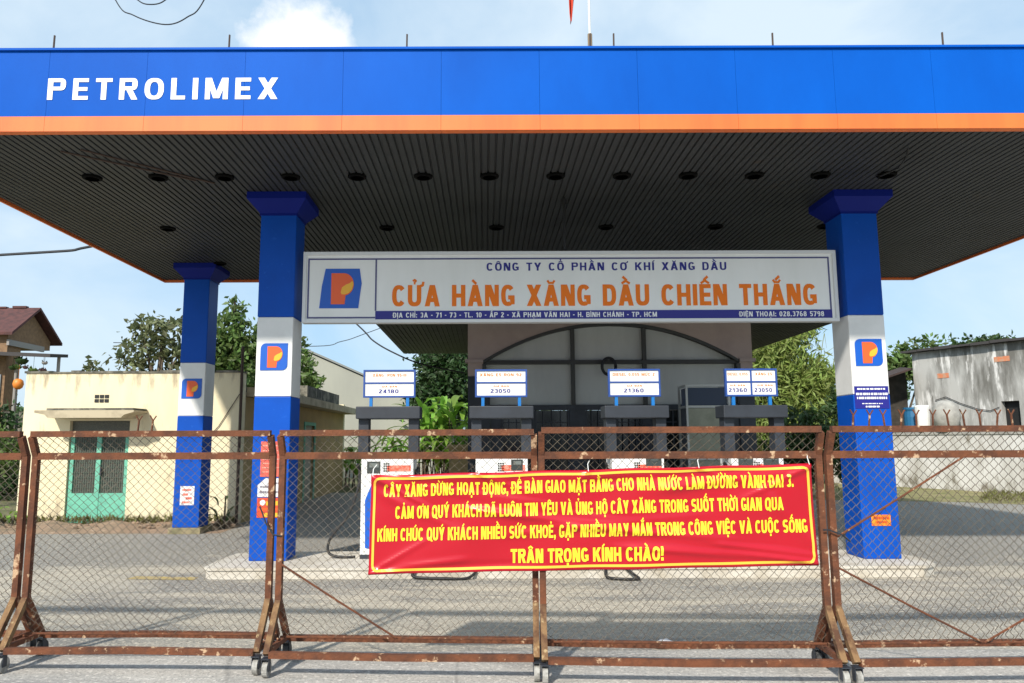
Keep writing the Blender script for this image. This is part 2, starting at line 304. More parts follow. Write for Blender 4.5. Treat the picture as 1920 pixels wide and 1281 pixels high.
def glyph(ch, t):
    """quads and width of one capital, cap height 1"""
    th = t * .86; W = .68; r = W / 2; m = .5
    if ch == 'A': W = .76; return q_diag(t * .55, 0, W / 2 - t * .03, 1, t * 1.1) + q_diag(W - t * .55, 0, W / 2 + t * .03, 1, t * 1.1) + q_rect(W * .26, .20, W * .74, .20 + th), W
    if ch == 'B':
        ry = (.5 + th / 2) / 2; k = .5; return q_rect(0, 0, t, 1) + q_rect(t, 1 - th, W - r * k, 1) + q_rect(t, .5 - th / 2, W - r * k, .5 + th / 2) + q_rect(t, 0, W - r * k, th) + q_ring(W - .02 - r * k, 1 - ry, r * k, ry, -90, 90, t, th) + q_ring(W - r * k, ry, r * k, ry, -90, 90, t, th), W
    if ch == 'C': return q_ring(r, .5, r, .5, 38, 322, t, th), W
    if ch == 'D': return q_rect(0, 0, t, 1) + q_rect(t, 1 - th, r, 1) + q_rect(t, 0, r, th) + q_ring(r, .5, W - r, .5, -90, 90, t, th), W
    if ch == 'E': W = .58; return q_rect(0, 0, t, 1) + q_rect(t, 1 - th, W, 1) + q_rect(t, .5 - th / 2, W * .94, .5 + th / 2) + q_rect(t, 0, W, th), W
    if ch == 'G': return q_ring(r, .5, r, .5, 38, 300, t, th) + q_rect(W - t, .08, W, .5) + q_rect(W * .52, .5 - th, W - t, .5), W
    if ch == 'H': return q_rect(0, 0, t, 1) + q_rect(W - t, 0, W, 1) + q_rect(t, .5 - th / 2, W - t, .5 + th / 2), W
    if ch == 'I': return q_rect(0, 0, t, 1), t
    if ch == 'K': W = .72; return q_rect(0, 0, t, 1) + q_diag(t * .9, .40, W - t * .55, 1, t * 1.25) + q_diag(W - t * .6, 0, t * 1.55, .58, t * 1.25), W
    if ch == 'L': W = .54; return q_rect(0, 0, t, 1) + q_rect(t, 0, W, th), W
    if ch == 'M': W = .86; return q_rect(0, 0, t * .95, 1) + q_rect(W - t * .95, 0, W, 1) + q_diag(W / 2 - t * .05, .05, t * .65, 1, t * 1.05) + q_diag(W / 2 + t * .05, .05, W - t * .65, 1, t * 1.05), W
    if ch == 'N': W = .70; return q_rect(0, 0, t * .95, 1) + q_rect(W - t * .95, 0, W, 1) + q_diag(W - t * .75, 0, t * .75, 1, t * 1.3), W
    if ch == 'O': W = .72; return q_ring(W / 2, .5, W / 2, .5, 0, 360, t, th, 26), W
    if ch == 'Q': W = .72; return q_ring(W / 2, .5, W / 2, .5, 0, 360, t, th, 26) + q_diag(W * .96, -.07, W * .58, .26, t * 1.1), W
    if ch in 'PR':
        ry = (.56 + th * .0) / 2; k = .56; o = q_rect(0, 0, t, 1) + q_rect(t, 1 - th, W - r * k, 1) + q_rect(t, 1 - 2 * ry, W - r * k, 1 - 2 * ry + th) + q_ring(W - r * k, 1 - ry, r * k, ry, -90, 90, t, th)
        return (o + q_diag(W - t * .48, 0, W * .56, .46, t * 1.15) if ch == 'R' else o), W
    if ch == 'S': ry = (.5 + th / 2) / 2; W = .64; return q_ring(W / 2, 1 - ry, W / 2, ry, 28, 270, t, th) + q_ring(W / 2, ry, W / 2, ry, 90, -152, t, th), W
    if ch == 'T': W = .62; return q_rect(0, 1 - th, W, 1) + q_rect(W / 2 - t / 2, 0, W / 2 + t / 2, 1 - th), W
    if ch == 'U': return q_rect(0, .34, t, 1) + q_rect(W - t, .34, W, 1) + q_ring(r, .36, r, .36, 180, 360, t, th), W
    if ch == 'V': W = .74; return q_diag(W / 2 - t * .03, 0, t * .55, 1, t * 1.1) + q_diag(W / 2 + t * .03, 0, W - t * .55, 1, t * 1.1), W
    if ch == 'X': W = .74; return q_diag(t * .6, 0, W - t * .6, 1, t * 1.2) + q_diag(W - t * .6, 0, t * .6, 1, t * 1.2), W
    if ch == 'Y': W = .74; return q_rect(W / 2 - t / 2, 0, W / 2 + t / 2, .46) + q_diag(W / 2, .38, t * .58, 1, t * 1.15) + q_diag(W / 2, .38, W - t * .58, 1, t * 1.15), W
    W = .58; r = W / 2; ry = (.5 + th / 2) / 2
    if ch == '0': return q_ring(r, .5, r, .5, 0, 360, t, th, 26), W
    if ch == '1': return q_rect(.2, 0, .2 + t, 1) + q_diag(.02 + t * .4, .70, .2 + t * .4, 1, t), .2 + t
    if ch == '2': return q_ring(r, 1 - ry, r, ry, 160, -20, t, th) + q_diag(t * .62, th * .8, W - t * .62, 1 - ry, t * 1.2) + q_rect(0, 0, W, th), W
    if ch == '3': return q_ring(r, 1 - ry, r, ry, 150, -90, t, th) + q_ring(r, ry, r, ry, 90, -150, t, th), W
    if ch == '4': return q_rect(W - t * 1.5, 0, W - t * .5, 1) + q_rect(0, .20, W, .20 + th) + q_diag(t * .5, .28, W - t * .9, 1, t * .95), W
    if ch == '5': return q_rect(.04, 1 - th, W, 1) + q_rect(.04, .46, .04 + t * .9, 1 - th) + q_ring(r, .31, r, .31, 120, -150, t, th), W
    if ch == '6': return q_ring(r, .31, r, .31, 0, 360, t, th, 22) + q_ring(r, .62, r, .38, 60, 190, t, th), W
    if ch == '7': return q_rect(0, 1 - th, W, 1) + q_diag(W * .36, 0, W - t * .6, 1 - th, t * 1.1), W
    if ch == '8': return q_ring(r, 1 - ry, r * .93, ry, 0, 360, t, th, 22) + q_ring(r, ry, r, ry, 0, 360, t, th, 22), W
    if ch == '9': return q_ring(r, .69, r, .31, 0, 360, t, th, 22) + q_ring(r, .38, r, .38, -120, 10, t, th), W
    if ch == '.': return q_rect(0, 0, t, t), t
    if ch == ',': return q_rect(0, 0, t, t) + q_diag(t * .35, -.14, t * .7, 0, t * .55), t
    if ch == ':': return q_rect(0, 0, t, t) + q_rect(0, .5, t, .5 + t), t
    if ch == '-': return q_rect(0, .36, .3, .36 + th), .3
    if ch == '!': return q_rect(0, 0, t, t) + q_rect(0, t * 1.5, t, 1), t
    raise ValueError(ch)
def q_line(pts, w):
    out = []
    for (a, b), (c, d) in zip(pts[:-1], pts[1:]):
        L_ = math.hypot(c - a, d - b) or 1; nx, ny = -(d - b) / L_ * w / 2, (c - a) / L_ * w / 2; ex, ey = (c - a) / L_ * w * .2, (d - b) / L_ * w * .2
        out.append([(a + nx - ex, b + ny - ey), (a - nx - ex, b - ny - ey), (c - nx + ex, d - ny + ey), (c + nx + ex, d + ny + ey)])
    return out
def mark(name, w, h0, t):
    """a diacritic for a letter of width w whose top is at h0"""
    m = w / 2; k = max(.075, t * .55)
    if name == 'acute': return q_line([(m - .04, h0 + .06), (m + .13, h0 + .21)], k)
    if name == 'grave': return q_line([(m + .04, h0 + .06), (m - .13, h0 + .21)], k)
    if name == 'hook': return q_line([(m - .08, h0 + .2), (m, h0 + .245), (m + .07, h0 + .20), (m, h0 + .12), (m, h0 + .05)], k * .75)
    if name == 'tilde': return q_line([(m - .19, h0 + .07), (m - .08, h0 + .15), (m + .07, h0 + .08), (m + .19, h0 + .16)], k * .8)
    if name == 'circ': return q_line([(m - .19, h0 + .05), (m, h0 + .17), (m + .19, h0 + .05)], k * .9)
    if name == 'breve': return q_line([(m - .17, h0 + .18), (m - .10, h0 + .08), (m + .10, h0 + .08), (m + .17, h0 + .18)], k * .85)
    if name == 'dot': return q_rect(m - t * .42, -.23, m + t * .42, -.23 + t * .8)
    if name == 'horn': return q_line([(w - .10, .93), (w + .07, .99), (w + .10, 1.13)], k)
    if name == 'bar': return q_rect(-.12, .5 - k * .55, w * .46, .5 + k * .55)
MK = {'\u0301': 'acute', '\u0300': 'grave', '\u0309': 'hook', '\u0303': 'tilde', '\u0302': 'circ', '\u0306': 'breve', '\u0323': 'dot', '\u031b': 'horn'}
def text2d(body, track=.12, space=.42, t=.2):
    """quads of a line of capitals (each with its layer number), cap height 1, and the width"""
    out = []; x = 0.; first = True
    for w in body:
        if w == ' ': x += space; continue
        if w == '\u0110': base, marks = 'D', ['bar']
        else:
            d = unicodedata.normalize('NFD', w); base, marks = d[0], [MK[q] for q in d[1:] if q in MK]
        if not first: x += track
        first = False
        Q, gw = glyph(base, t); h0 = 1.0; Q = list(Q)
        for k in sorted(marks, key=lambda q: q in ('acute', 'grave', 'hook', 'tilde')):
            Q += mark(k, gw, h0, t)
            if k in ('circ', 'breve'): h0 += .14
        for n_, q in enumerate(Q): out.append(([(a + x, b) for a, b in q], n_ % 5))
        x += gw + (.06 if 'horn' in marks else 0)
    return out, x
def text_into(mb, body, x0, x1, z0, cap, y, track=.12, space=.42, t=.2):
    """write body between x0 and x1 on the baseline z0, on the plane y facing the street"""
    Q, w = text2d(body, track, space, t); sx = (x1 - x0) / w
    for q, k in Q: mb.add([(x0 + a * sx, y - .0002 * k, z0 + b * cap) for a, b in q], [(0, 1, 2, 3)])

# ================================================================== SETTING
def sheet(name, pts, z, m, kind='structure'):
    return tag(MB().add([(x, y, z) for x, y in pts], [list(range(len(pts)))]).build(name, m), kind=kind)
sheet('ground', [(-600, -200), (600, -200), (600, 1200), (-600, 1200)], -.012, 'earth')
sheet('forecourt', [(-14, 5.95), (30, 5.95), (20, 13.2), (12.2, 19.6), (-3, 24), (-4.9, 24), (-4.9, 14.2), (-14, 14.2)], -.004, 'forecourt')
sheet('road', [(-60, -12), (60, -12), (60, 6.02), (-60, 6.02)], 0., 'lane')
sheet('verge', [(12.3, 19.65), (20.1, 13.3), (28, 13), (24, 20), (15, 29), (8, 30), (-3, 30), (-3, 24.05)], -.006, 'verge')
# soil strip at the foot of the yellow building, heaped a little
mb = MB(); nx, ny = 60, 12
for j in range(ny + 1):
    for i in range(nx + 1):
        x = -11 + 6.3 * i / nx; y = 13.55 + 1.43 * j / ny
        e = min(1, 3 * j / ny) * min(1, 4 * (nx - i) / nx)
        mb.v.append((x, y, -.003 + e * (.05 + .035 * math.sin(x * 5.1 + y * 3) + .03 * nrg.random())))
for j in range(ny):
    for i in range(nx): a = j * (nx + 1) + i; mb.f.append([a, a + 1, a + nx + 2, a + nx + 1]); mb.mi.append(0)
tag(mb.build('soil_strip', 'soil', smooth=True), kind='structure')

# pump island
isl = thing('pump_island', 'long low pale concrete island carrying the two front blue pillars and the pumps', 'traffic island', (1, 9.6, 0))
pts = [(-3.25, 9.1), (5.15, 9.1), (5.35, 9.25), (5.45, 9.6), (5.35, 10.2), (5.15, 10.4), (-3.1, 10.4), (-3.3, 10.25), (-3.35, 9.7), (-3.33, 9.2)]
mb = MB(); mb.prism_z(pts, -.01, .095); mb.build('curb', 'conc', isl)
cx = sum(p[0] for p in pts) / len(pts); cy = sum(p[1] for p in pts) / len(pts)
MB().prism_z([(x + (.015 if x > cx else -.015), y + (.015 if y > cy else -.015)) for x, y in pts], .095, .125).build('top_slab', 'conc', isl)
yl = sheet('lane_marking', [(-4.25, 9.12), (-3.42, 9.05), (-3.42, 9.22), (-4.2, 9.30)], .001, mat('worn_yellow', (.45, .33, .10), .9, (.36, .30, .2), 9.))

# ================================================================== CANOPY
CX0, CX1, CY0, CY1, CH = -6.504, 8.69, 7.435, 14.945, 4.80
can = thing('fuel_canopy', 'wide flat canopy with blue fascia and orange lower band over the pumps', 'canopy', (1, 11, 0))
mb = MB(); mb.box(CX0 + .14, CX1 - .14, CY0 + .14, CY1 - .14, 4.86, 5.62); mb.build('roof_deck', 'roofdark', can)
def ring(name, m, z0, z1, th, inset, seams):
    mb = MB(); g = .0013
    a0, a1, b0, b1 = CX0 + inset, CX1 - inset, CY0 + inset, CY1 - inset
    xs = [a0] + [x for x in seams if a0 < x < a1] + [a1]
    for p, q in zip(xs[:-1], xs[1:]):
        mb.box(p + g, q - g, b0, b0 + th, z0, z1); mb.box(p + g, q - g, b1 - th, b1, z0, z1)
    ys = list(np.linspace(b0 + th, b1 - th, 8))
    for p, q in zip(ys[:-1], ys[1:]):
        ts = th * .35; mb.box(a0, a0 + ts, p + g, q - g, z0, z1); mb.box(a1 - ts, a1, p + g, q - g, z0, z1)
    return mb.build(name, m, can)
seams = [-2.516 + 1.031 * k for k in range(-4, 11)]
ring('fascia', 'fascia', 4.966, 5.69, .06, .012, seams)
ring('orange_band', 'trim', CH, 4.962, .09, 0., seams)
mb = MB(); mb.box(CX0 - .012, CX1 + .012, CY0 - .012, CY0 + .09, 5.692, 5.716); mb.box(CX0 - .012, CX1 + .012, CY1 - .09, CY1 + .012, 5.692, 5.716)
mb.box(CX0 - .012, CX0 + .09, CY0 + .092, CY1 - .092, 5.692, 5.716); mb.box(CX1 - .09, CX1 + .012, CY0 + .092, CY1 - .092, 5.692, 5.716); mb.build('top_flashing', 'fascia', can)
# ribbed soffit sheets, ribs running front to back
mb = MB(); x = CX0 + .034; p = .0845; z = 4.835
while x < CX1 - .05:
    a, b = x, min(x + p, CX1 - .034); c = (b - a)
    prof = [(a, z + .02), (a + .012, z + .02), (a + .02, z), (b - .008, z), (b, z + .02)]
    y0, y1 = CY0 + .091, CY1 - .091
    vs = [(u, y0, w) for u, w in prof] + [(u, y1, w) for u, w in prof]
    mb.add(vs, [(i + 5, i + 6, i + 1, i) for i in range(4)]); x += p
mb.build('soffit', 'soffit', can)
mb = MB(); text_into(mb, 'PETROLIMEX', -4.575, -2.165, 5.148, .236, CY0 + .012 - .005, track=.27, t=.20); mb.build('lettering', 'letters', can)
row1 = [-4.832 + .8150 * k for k in range(13)]
for i, (lx, ly) in enumerate([(x, 8.89) for x in row1] + [(-4.84 + 1.672 * k, 11.13) for k in range(7)] + [(-4.84 + 1.672 * k, 13.4) for k in range(7)]):
    mb = MB(); mb.lathe(lx, ly, [(.10, 4.806), (.115, 4.815), (.115, 4.845)], 14); l1 = mb.build('downlight', 'lamp', can)
    MB().lathe(lx, ly, [(.076, 4.802), (.08, 4.8055)], 12).build('lamp_socket', 'dark_hole', l1)
for x in (-4.735, -2.808, -.854, 1.16, 1.42, 3.168, 5.038):
    MB().tube([(x, 7.75, 5.6), (x + .004, 7.75, 6.04)], .010, 6).build('roof_rod', 'rod', can)
mb = MB(); mb.tube([(1.06, 9.74, 4.84), (1.06, 9.74, 4.12)], .016, 6); mb.tube([(1.06, 9.74, 4.8), (1.06, 9.74, 4.74)], .045, 8); mb.build('hanger_rod', 'black', can)
# loose strips and a dangling wire under the deck
mb = MB()
for (a, b) in (((-4.75, 8.05, 4.83), (-3.6, 9.0, 4.825)), ((-4.5, 8.0, 4.83), (-3.4, 9.1, 4.822))): mb.tube([a, b], .012, 5)
mb.build('loose_batten', 'rod', can)
mb = MB(); mb.tube([(4.75, 8.05, 4.84), (4.8, 8.2, 4.78), (4.88, 8.5, 4.77), (4.85, 8.86, 4.8)], .01, 5); mb.build('loose_wire', 'black', can)

fp = thing('flagpole', 'thin pale flagpole with drooping red flag rising from the canopy roof', 'flagpole', (1.29, 8.6, 5.6))
MB().tube([(1.29, 8.6, 5.6), (1.29, 8.6, 6.52)], .028, 8).build('base', mat('pole_base', (.26, .19, .12), .8), fp)
MB().tube([(1.29, 8.6, 6.5), (1.275, 8.6, 9.3)], .014, 8).build('pole', 'polew', fp)
mb = MB(); n = 14; k = 7
for j in range(n + 1):
    t = j / n
    for i in range(k + 1):
        s = i / k; w = .34 * (1 - t) ** .8 + .03
        mb.v.append((1.27 - w * s * .6 - .20 * t, 8.6 + .05 * math.sin(s * 9 + t * 3), 8.4 - 1.73 * t - .25 * s * (1 - t)))
for j in range(n):
    for i in range(k): a = j * (k + 1) + i; mb.f.append([a, a + 1, a + k + 2, a + k + 1]); mb.mi.append(0)
mb.build('flag', 'flag', fp, smooth=True)

# ================================================================== PILLARS
def emblem(parent, cx, cz, s, y, trap=False):
    """blue tile with two rounded corners, orange P and yellow flame"""
    h = s / 2
    def arc(x, z, r, a0, a1, n=6): return [(x + r * math.cos(R(a0 + (a1 - a0) * k / n)), z + r * math.sin(R(a0 + (a1 - a0) * k / n))) for k in range(n + 1)]
    r = s * .2
    if trap: q = [(cx - h * 1.06, cz - h), (cx + h * .88, cz - h), (cx + h * .97, cz - h * .2), (cx + h * 1.03, cz + h * .25), (cx + h * .92, cz + h), (cx - h * .78, cz + h), (cx - h * .95, cz + h * .1)]
    else: q = [(cx - h, cz - h)] + arc(cx + h - r, cz - h + r, r, -90, 0) + [(cx + h, cz + h)] + arc(cx - h + r, cz + h - r, r, 90, 180)
    t = MB().prism(q, y - .006, y).build('emblem', 'eblue', parent)
    f = lambda a, b: (cx + a * s, cz + b * s)
    P = [f(-.24, -.40), f(.10, -.40), f(.12, -.18)] + [f(.07 + .25 * math.cos(R(a)), .10 + .285 * math.sin(R(a))) for a in range(-78, 91, 14)] + [f(-.24, .385)]
    MB().prism(P, y - .010, y - .0065).build('emblem_letter', 'eorange', t)
    fl = [f(.0, -.10), f(.03, .02), f(.12, .09), f(.22, .13), f(.29, .19), f(.315, .11), f(.28, -.03), f(.20, -.12), f(.10, -.155), f(.02, -.15)]
    MB().prism(fl, y - .014, y - .0105).build('emblem_flame', 'eyellow', t)
def pillar(x0, y0, zfoot, label, group, w=.47, band=(2.17, 3.20), ecz=2.68, es=.35):
    x1, y1 = x0 + w, y0 + w; p = thing('blue_pillar', label, 'pillar', (x0 + w / 2, y0 + w / 2, zfoot), group)
    b = .012
    MB().box(x0, x1, y0, y1, zfoot, band[0] - .001, b).build('lower_shaft', 'pblue', p)
    MB().box(x0 + .001, x1 - .001, y0 + .001, y1 - .001, band[0] + .001, band[1] - .001, b).build('white_band', 'pwhite', p)
    MB().box(x0, x1, y0, y1, band[1] + .001, 4.57, b).build('upper_shaft', 'pblue', p)
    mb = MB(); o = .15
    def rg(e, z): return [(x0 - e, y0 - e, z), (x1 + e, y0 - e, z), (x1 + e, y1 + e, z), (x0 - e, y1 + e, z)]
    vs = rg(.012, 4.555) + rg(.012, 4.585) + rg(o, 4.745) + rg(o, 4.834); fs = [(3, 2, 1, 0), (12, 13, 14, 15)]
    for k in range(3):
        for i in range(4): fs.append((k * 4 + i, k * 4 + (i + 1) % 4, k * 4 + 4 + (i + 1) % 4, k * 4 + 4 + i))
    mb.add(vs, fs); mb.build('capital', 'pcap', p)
    emblem(p, x0 + w * .5, ecz, es, y0 - .001)
    return p
PL = pillar(-2.955, 9.6, .125, 'blue and white pillar standing at the near end of the island left of the hanging sign', 'blue canopy pillars')
PR = pillar(4.70, 9.6, .125, 'blue and white pillar right of the hanging sign, with navy notice plate under its emblem', 'blue canopy pillars', ecz=2.71)
P3 = pillar(-5.53, 13.52, .10, 'blue and white pillar at the rear, in front of the yellow building', 'blue canopy pillars', band=(2.06, 3.02), ecz=2.55, es=.36)
MB().box(-5.58, -5.01, 13.47, 14.04, -.01, .10, .01).build('foot_block', mat('foot_block', (.30, .25, .15), .95, (.17, .16, .09), 5.), P3)
def notice(name, label, cat, x0, x1, z0, z1, y, m, lines=(), bands=()):
    o = MB().box(x0, x1, y - .004, y - .001, z0, z1).build(name, m); tag(o, label, cat)
    for (a, b, c, d, mm, nm) in bands: MB().box(x0 + a * (x1 - x0), x0 + b * (x1 - x0), y - .0065, y - .0045, z0 + c * (z1 - z0), z0 + d * (z1 - z0)).build(nm, mm, o)
    return o
def smudge(a, b, c, d, m, n):            # one unreadable line of print: a row of short dashes
    out = []; x = a; r2 = random.Random(int(c * 997 + a * 31))
    while x < b - .02:
        w = r2.uniform(.03, .11); out.append((x, min(b, x + w), c, d)); x += w + r2.uniform(.012, .03)
    return out
def print_lines(o, x0, x1, z0, z1, y, lines, m):
    mb = MB()
    for (a, b, c, d) in lines:
        for q in smudge(a, b, c, d, m, ''):
            mb.box(x0 + q[0] * (x1 - x0), x0 + q[1] * (x1 - x0), y - .0085, y - .007, z0 + q[2] * (z1 - z0), z0 + q[3] * (z1 - z0))
    return mb.build('lettering', m, o)
y = 9.598
o = notice('notice_plate', 'navy notice plate with white print on the right pillar above the rusty spikes', 'notice', 4.715, 5.15, 1.99, 2.275, y, 'navy')
print_lines(o, 4.715, 5.15, 1.99, 2.275, y, [(.08, .9, .84, .91), (.04, .98, .60, .70), (.06, .94, .42, .52), (.3, .72, .05, .12), (.2, .8, .2, .24)], 'letters')
o = notice('orange_sticker', 'small orange sticker low on the right pillar', 'sticker', 4.82, 5.06, .53, .665, y, 'orangesticker')
print_lines(o, 4.82, 5.06, .53, .665, y, [(.1, .9, .6, .8), (.2, .8, .25, .42)], mat('sticker_print', (.5, .06, .01), .6))
o = notice('red_notice', 'plain red paper notice taped highest on the left pillar', 'notice', -2.845, -2.575, 1.16, 1.60, y, 'paperred')
print_lines(o, -2.845, -2.575, 1.16, 1.60, y, [(.1, .9, .86, .90), (.1, .9, .72, .75), (.1, .85, .6, .63), (.1, .9, .48, .51), (.1, .8, .36, .39), (.1, .9, .24, .27), (.1, .5, .12, .15)], mat('faded_print', (.85, .36, .28), .7))
o = tag(MB().prism([(-2.87, .91), (-2.565, .91), (-2.565, 1.14), (-2.77, 1.14), (-2.87, 1.06)], y - .004, y - .001).build('white_poster', 'paper'), 'white torn poster with its corner missing, between two red ones on the left pillar', 'poster')
print_lines(o, -2.87, -2.565, .91, 1.14, y, [(.1, .5, .5, .6), (.45, .95, .7, .78), (.1, .9, .2, .32)], mat('grey_print', (.22, .2, .24), .7))
o = notice('striped_poster', 'red and orange striped poster lowest on the left pillar', 'poster', -2.87, -2.57, .655, .898, y, mat('poster_red', (.66, .07, .02), .5),
           bands=[(.38, .95, .62, .84, 'eyellow', 'stripe'), (.0, 1., .36, .48, 'eorange', 'stripe'), (.30, .98, .04, .24, 'eyellow', 'stripe')])
MB().tube([(-2.80, y - .007, .84), (-2.80, y - .0045, .84)], .035, 14).build('round_mark', 'letters', o)
o = notice('white_notice', 'white paper notice low on the rear pillar', 'notice', -5.41, -5.16, .49, .82, 13.518, 'paper')
print_lines(o, -5.41, -5.16, .49, .82, 13.518, [(.15, .8, .75, .85), (.2, .6, .5, .62), (.4, .85, .3, .42), (.15, .7, .1, .2)], 'redlab')

# ================================================================== HANGING SIGN BOARD
sg = thing('sign_board', 'long white station sign board with orange shop name hung between the blue pillars', 'sign', (1.1, 9.75, 3.6))
SX0, SX1, SZ0, SZ1, SY = -2.40, 4.635, 3.135, 4.085, 9.70
box('panel', 'board', sg, SX0 + .02, SX1 - .02, SY + .012, SY + .10, SZ0 + .02, SZ1 - .02)
mb = MB(); e = .042
mb.box(SX0, SX1, SY - .012, SY + .12, SZ0, SZ0 + e); mb.box(SX0, SX1, SY - .012, SY + .12, SZ1 - e, SZ1)
mb.box(SX0, SX0 + e, SY - .012, SY + .12, SZ0 + e, SZ1 - e); mb.box(SX1 - e, SX1, SY - .012, SY + .12, SZ0 + e, SZ1 - e); mb.build('frame', 'frame', sg)
mb = MB(); a0, a1, b0, b1 = SX0 + .06, SX1 - .085, SZ0 + .06, SZ1 - .085; g = .02
mb.box(a0, a1, SY + .007, SY + .0115, b1 - g, b1); mb.box(a0, -1.445, SY + .007, SY + .0115, b0, b0 + g); mb.box(a0, a0 + g, SY + .007, SY + .0115, b0 + g, b1 - g); mb.box(a1 - g, a1, SY + .007, SY + .0115, b0 + .09, b1 - g)
mb.box(-1.45, -1.43, SY + .006, SY + .0115, b0 + .1, b1 - g - .001); mb.build('border_line', mat('grey_blue_line', (.09, .09, .22), .5), sg)
box('blue_strip', 'navy', sg, -1.442, a1, SY + .005, SY + .0115, 3.178, 3.292)
emblem(sg, -1.90, 3.595, .53, SY + .0115, trap=True)
mb = MB(); text_into(mb, 'CÔNG TY CỔ PHẦN CƠ KHÍ XĂNG DẦU', .02, 3.19, 3.826, .108, SY + .009, track=.20, space=.60, t=.20); mb.build('company_lettering', 'navy', sg)
mb = MB(); text_into(mb, 'CỬA HÀNG XĂNG DẦU CHIẾN THẮNG', -1.225, 4.36, 3.352, .285, SY + .009, track=.115, space=.50, t=.225); mb.build('shop_lettering', 'sorange', sg)
mb = MB(); text_into(mb, 'ĐỊA CHỈ: 3A - 71 - 73 - TL. 10 - ẤP 2 - XÃ PHẠM VĂN HAI - H. BÌNH CHÁNH - TP. HCM', -1.21, 2.25, 3.202, .066, SY + .003, track=.14, space=.5, t=.2); text_into(mb, 'ĐIỆN THOẠI: 028.3768 5798', 3.33, 4.44, 3.202, .066, SY + .003, track=.14, space=.5, t=.2); mb.build('address_lettering', 'letters', sg)

# ================================================================== FUEL DISPENSERS
def dispenser(c, label, lines, split=False, yf=9.75, blue=False, hose=None, disp=None, hx=.415):
    d = thing('fuel_dispenser', label, 'fuel pump', (c, yf + .25, .125), 'fuel pumps on the island')
    b = MB(); b.box(c - .335, c + .335, yf, yf + .48, .125, 1.40, .012); bd = b.build('body', 'white', d)
    mb = MB(); mb.box(c - .335, c + .335, yf - .003, yf + .0, .126, .18); mb.build('plinth', 'slate', bd)
    for (x0, x1, z0, z1) in (disp or [(-.27, -.09, 1.20, 1.34)]):
        s = MB().box(c + x0, c + x1, yf - .006, yf - .001, z0, z1).build('display', 'screen', bd)
        MB().box(c + x0 + .03, c + x1 - .02, yf - .008, yf - .0065, z0 + .075, z1 - .02).build('digits', mat('lcd_grey', (.16, .18, .17), .3), s)
    MB().box(c + .0, c + .30, yf - .005, yf - .001, 1.215, 1.29).build('price_label', 'redlab', bd)
    for sd_ in (-1, 1):
        nz = MB(); xx = c + sd_ * .345; nz.box(min(xx, xx + sd_ * .05), max(xx, xx + sd_ * .05), yf + .12, yf + .22, 1.0, 1.24, .01); nz.tube([(xx + sd_ * .03, yf + .17, 1.22), (xx + sd_ * .05, yf + .10, 1.30), (xx + sd_ * .05, yf + .02, 1.28)], [.022, .02, .014], 8); nz.build('nozzle', 'black', bd)
    kp = MB()
    for a_ in range(3):
        for b_ in range(4): kp.box(c - .05 + .028 * a_, c - .03 + .028 * a_, yf - .005, yf - .001, 1.21 + .03 * b_, 1.23 + .03 * b_)
    kp.build('keypad', 'screen', bd)
    if blue:
        pts = [(c - .27, .26), (c - .08, .22), (c - .08, 1.02), (c - .2, 1.05), (c - .28, .85)]
        MB().prism(pts, yf - .005, yf - .001).build('blue_graphic', 'eblue', bd)
    mb = MB(); mb.box(c - hx, c + hx, yf - .03, yf + .34, 1.885, 2.045, .01); mb.build('header', 'slate', d)
    for s in (-1, 1):
        MB().box(c + s * (hx - .09) - .065, c + s * (hx - .09) + .065, yf + .06, yf + .26, 1.40, 1.887).build('post', 'slate', d)
    sn = MB().box(c - .33, c + .33, yf + .10, yf + .128, 2.185, 2.52).build('price_sign', 'white', d)
    mb = MB(); f = .022; X0, X1, Z0, Z1 = c - .342, c + .342, 2.165, 2.53; ya, yb = yf + .088, yf + .14
    mb.box(X0, X1, ya, yb, Z0, Z0 + f); mb.box(X0, X1, ya, yb, Z1 - f, Z1); mb.box(X0, X0 + f, ya, yb, Z0 + f, Z1 - f); mb.box(X1 - f, X1, ya, yb, Z0 + f, Z1 - f)
    mb.box(X0 + f, X1 - f, ya + .004, ya + .011, 2.345, 2.366)
    if split: mb.box(c - .011, c + .011, ya + .002, ya + .01, Z0 + f, Z1 - f)
    mb.build('sign_frame', 'signblue', sn)
    A = MB(); B = MB(); yt = yf + .0975
    for (tx, xa, xb, z0, cap, which) in lines: text_into(A if which == 'o' else B, tx, c + xa, c + xb, z0, cap, yt, track=.16, space=.5, t=.18)
    A.build('grade_lettering', 'sorange', sn); B.build('price_lettering', 'navy', sn)
    for s in (-1, 1): MB().box(c + s * .24 - .02, c + s * .24 + .02, yf + .095, yf + .135, 2.045, 2.166).build('sign_post', 'bluepost', sn)
    if hose:
        for path in hose:
            P = [Vector(p) for p in path]; out = []
            for i in range(len(P) - 1):                  # Catmull-Rom through the given points
                p0, p1, p2, p3 = P[max(i - 1, 0)], P[i], P[i + 1], P[min(i + 2, len(P) - 1)]
                for q in range(6):
                    t = q / 6; out.append(.5 * ((2 * p1) + (p2 - p0) * t + (2 * p0 - 5 * p1 + 4 * p2 - p3) * t * t + (3 * p1 - p0 - 3 * p2 + p3) * t ** 3))
            out.append(P[-1]); MB().tube(out, .017, 8).build('hose', 'black', d, smooth=True)
    return d
PRC = lambda a, b, tx, g='GIÁ BÁN': [(g, a + .16 * (b - a) / .66 + .07, b - .16 * (b - a) / .66 - .07, 2.298, .022, 'o'), (tx, a + .19, b - .21, 2.222, .05, 'n')]
